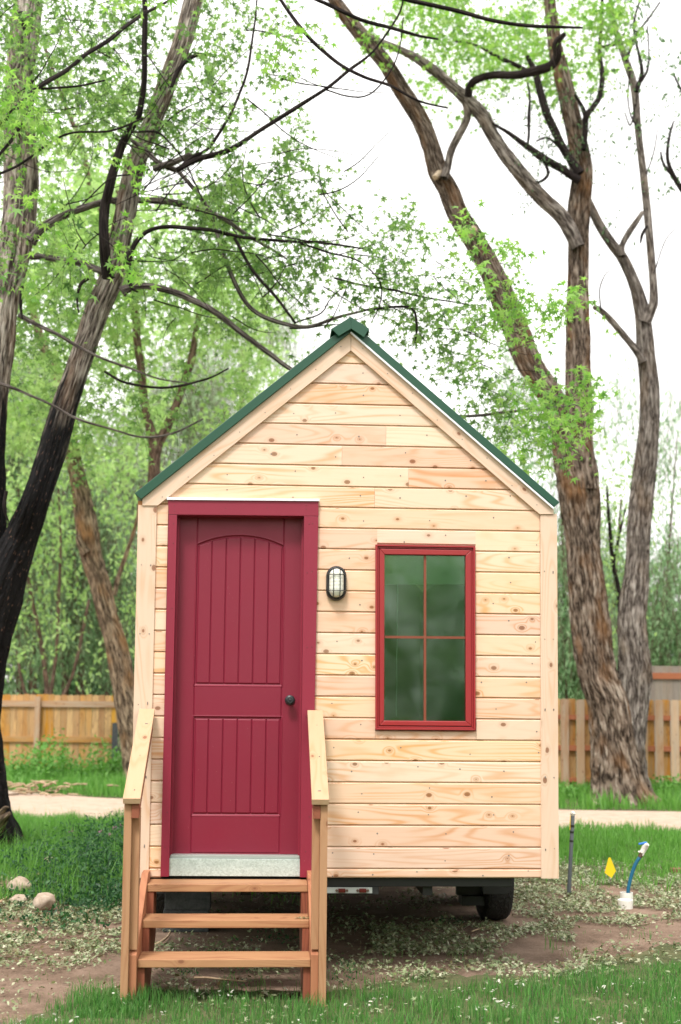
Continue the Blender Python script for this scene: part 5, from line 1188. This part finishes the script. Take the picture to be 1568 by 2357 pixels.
rock(22, 60, 2061, 2081, 'greyish flat stone half covered by leaves between the two tan stones', 5, .4, group=GR)
rock(80, 98, 2060, 2074, 'tiny tan pebble touching the back of the nearest pale stone', 6, .3, group=GR)
rock(1361, 1380, 1848, 1859, 'small white stone at the far edge of the right path', 7, mat=M_rock)
rock(1472, 1494, 1829, 1849, 'pale jagged stone at the foot of the big right tree', 8)
rock(1367, 1377, 1937, 1945, 'little white stone in the right lawn behind the grey pipe', 9)
rock(-25, 32, 1822, 1832, 'low heap-like brown stone on the left edge of the path', 10, .5)
# debris heap on the left path edge
b = TM(); rr = random.Random(4)
q = G(75, 1830)
for i in range(60):
    a = rr.uniform(0, 6.28); c_ = q+np.array([rr.gauss(0, .45), rr.gauss(0, .3), rr.uniform(.02, .2)]); l = rr.uniform(.1, .35); e = c_+np.array([math.cos(a)*l, math.sin(a)*l*.5, rr.uniform(-.05, .08)])
    b.add([(*c_, .02), (*((c_+e)/2+.01), .018), (*e, .008)], seg=5, step=.1)
o = b.build('brush_heap', M_stick); tag(o, 'low heap of broken wood and dirt at the left path edge', 'brush heap')
# broken root stump piece at left trunk foot
t = TM(); t.add(path([(-8, 1905, 16, 14.0), (8, 1885, 11, 13.9), (22, 1872, 5, 13.8)], 14), seg=10, step=.04, rough=.3); t.add(path([(-4, 1880, 9, 14.0), (12, 1860, 5, 13.9), (20, 1858, 2, 13.8)], 14), seg=8, step=.04, rough=.3); child(t.build('root_stub', M_barkB), mt)
def stick(pts, r, label, group='sticks on the ground'):
    t = TM(); P = []
    for i, (px, py) in enumerate(pts):
        q = G(px, py); P.append((q[0], q[1], .012+r, r*(1-.08*i)))
    t.add(P, seg=7, step=.02, rough=.12, wob=.004); return tag(t.build('stick', M_stick), label, 'stick', group)
stick([(446, 2279), (480, 2278), (520, 2283), (555, 2286), (566, 2287)], .006, 'thin pale dry stick lying at the grass edge in front of the steps').location.z = .05
stick([(352, 2185), (368, 2178), (385, 2165), (392, 2154)], .010, 'curved grey twig on the dirt beneath the steps')
stick([(-4, 2088), (8, 2080), (17, 2074)], .014, 'short orange piece of bark at the left edge beside the stones')
stick([(1085, 2150), (1110, 2142), (1140, 2138), (1180, 2142)], .005, 'thin pale stalk in the cut leaves in front of the trailer wheel')
# grey conduit pipe
q = G(1309, 2063); q2 = W(1319, 1872, q[1]); D_ = q[1]
pp = empty('conduit_pipe', 'upright grey plastic pipe with three black tape bands right of the house', 'pipe', tuple(q))
q = np.array(q); ax = q2-q
b = MB(); b.cyl((0, 0, -.02), tuple(ax*.97), .0175, .0165, n=20); b.build('pipe', M_grey, pp, smooth=True)
for f0, f1 in ((.832, .860), (.760, .785), (.655, .675)):
    b = MB(); b.cyl(tuple(ax*f0), tuple(ax*f1), .0182, n=20); b.build('tape_band', M_tape, pp)
b = MB(); b.cyl(tuple(ax*.97), tuple(ax), .016, .026, n=16); b.cyl(tuple(ax), tuple(ax+np.array([.012, 0, .012])), .024, .012, n=7); b.build('cap', M_white, pp, bevel=.002)
b = MB(); b.cyl(tuple(ax*.80+np.array([-.019, -.004, 0])), tuple(ax*.975+np.array([-.02, -.004, 0])), .0025, n=6); b.build('wire', M_yel, pp)
# spigot
q = G(1443, 2083); D_ = q[1]; k = D_/FP
sg = empty('water_spigot', 'blue hose standpipe with a white valve and blue lever rising from a white collar', 'spigot', tuple(q))
def rel(px, py, D=None): return W(px, py, D or D_)-q
b = MB(); c0 = rel(1442, 2054); b.cyl((c0[0], 0, -.02), (c0[0], 0, c0[2]), .054, .052, n=28, cap=False); b.cyl((c0[0], 0, c0[2]), (c0[0], 0, -.02), .045, n=28, cap=False)
for i in range(28):
    a0, a1 = 2*math.pi*i/28, 2*math.pi*(i+1)/28
    b.face([(c0[0]+math.cos(a)*r, math.sin(a)*r, c0[2]) for a, r in ((a0, .045), (a1, .045), (a1, .052), (a0, .052))])
b.build('collar', M_white, sg)
t = TM(); P = [rel(*p) for p in ((1445, 2075), (1446, 2052), (1448.5, 2036), (1454, 2014), (1462.4, 1990), (1474, 1971))]; t.add([(*p, .0150) for p in P], seg=14, step=.02); t.build('hose', M_blue, sg)
b = MB(); b.cyl(rel(1472.5, 1973), rel(1478, 1963), .0185, n=16); b.build('clamp', M_brown, sg, bevel=.001)
b = MB()
for p in ((1472, 1961), (1480.5, 1968)): b.cyl(rel(p[0]-2, p[1]+1, D_-.01), rel(p[0]+1, p[1]-2, D_-.01), .009, n=10)
b.build('clamp_screw', M_white, sg, bevel=.001)
b = MB(); b.cyl(rel(1477.5, 1964), rel(1484, 1951), .021, .024, n=20); b.cyl(rel(1483.5, 1952), rel(1489.5, 1944.5, D_-.02), .026, .019, n=20); b.cyl(rel(1487, 1947, D_-.02), rel(1491.5, 1943, D_-.03), .016, n=20); b.build('valve', M_white, sg, bevel=.002)
b = MB(); a0, a1 = rel(1489, 1939), rel(1470, 1943); b.prism([a1+np.array([0, -.012, .008]), a1+np.array([0, .012, .008]), a1+np.array([0, .012, -.006]), a1+np.array([0, -.012, -.006])], [a0+np.array([0, -.012, .006]), a0+np.array([0, .012, .006]), a0+np.array([0, .012, -.008]), a0+np.array([0, -.012, -.008])])
b.cyl(rel(1484, 1946), rel(1482, 1938), .010, n=12); b.build('lever', M_lblue, sg, bevel=.003)
q = G(1435.5, 2084); cp = MB(); hh = .062; cp.cyl((0, 0, -.01), (0, 0, hh), .060, .0615, n=36); cp.cyl((0, 0, hh), (0, 0, hh+.004), .0615, .056, n=36)
o = cp.build('pipe_cap', M_white, None, bevel=.003); o.location = tuple(q-np.array([.012, .12, 0])); tag(o, 'short round white plastic pipe cap standing in the leaf litter', 'pipe cap')
# flag
q = G(1404, 2040); D_ = q[1]
fl = empty('marker_flag', 'small yellow plastic marker flag on a thin wire in the leaf litter', 'flag', tuple(q))
b = MB(); P = [W(px, py, D_)-q for px, py in ((1401, 1974), (1405.5, 1974), (1417.8, 2004.6), (1407.6, 2021), (1392, 2009))]
b.prism([p+np.array([0, -.0008, 0]) for p in P], [p+np.array([0, .0008, 0]) for p in P]); b.build('flag', M_yel, fl)
b = MB(); a = W(1403, 1974, D_+.01)-q; b.cyl((a[0]*.6+.0, .006, -.02), (a[0], .006, a[2]), .0015, n=6); b.build('wire', M_alu, fl)
# brick at the right edge and block under the house
q = G(1560, 2014); b = MB(); b.box(-.05, .16, 0, .1, -.01, .06); o = b.build('brick', M_brick, None, bevel=.004); o.location = tuple(q); tag(o, 'brown brick lying on the litter at the right edge', 'brick')
for i, zz_ in enumerate((0., .152)):
    q = fo+fx*(-.98)+fn*1.5; b = MB(); b.box(-.16, .16, 0, .19, 0, .15); o = b.build('concrete_block', M_conc, None, bevel=.006); o.location = (q[0]+.01*i, q[1], zz_+.001); o.rotation_euler.z = YAW
    tag(o, ['grey concrete block on the dirt, lower of the two under the left house corner', 'grey concrete block on top of the other under the left house corner'][i], 'block', 'concrete blocks under the house')
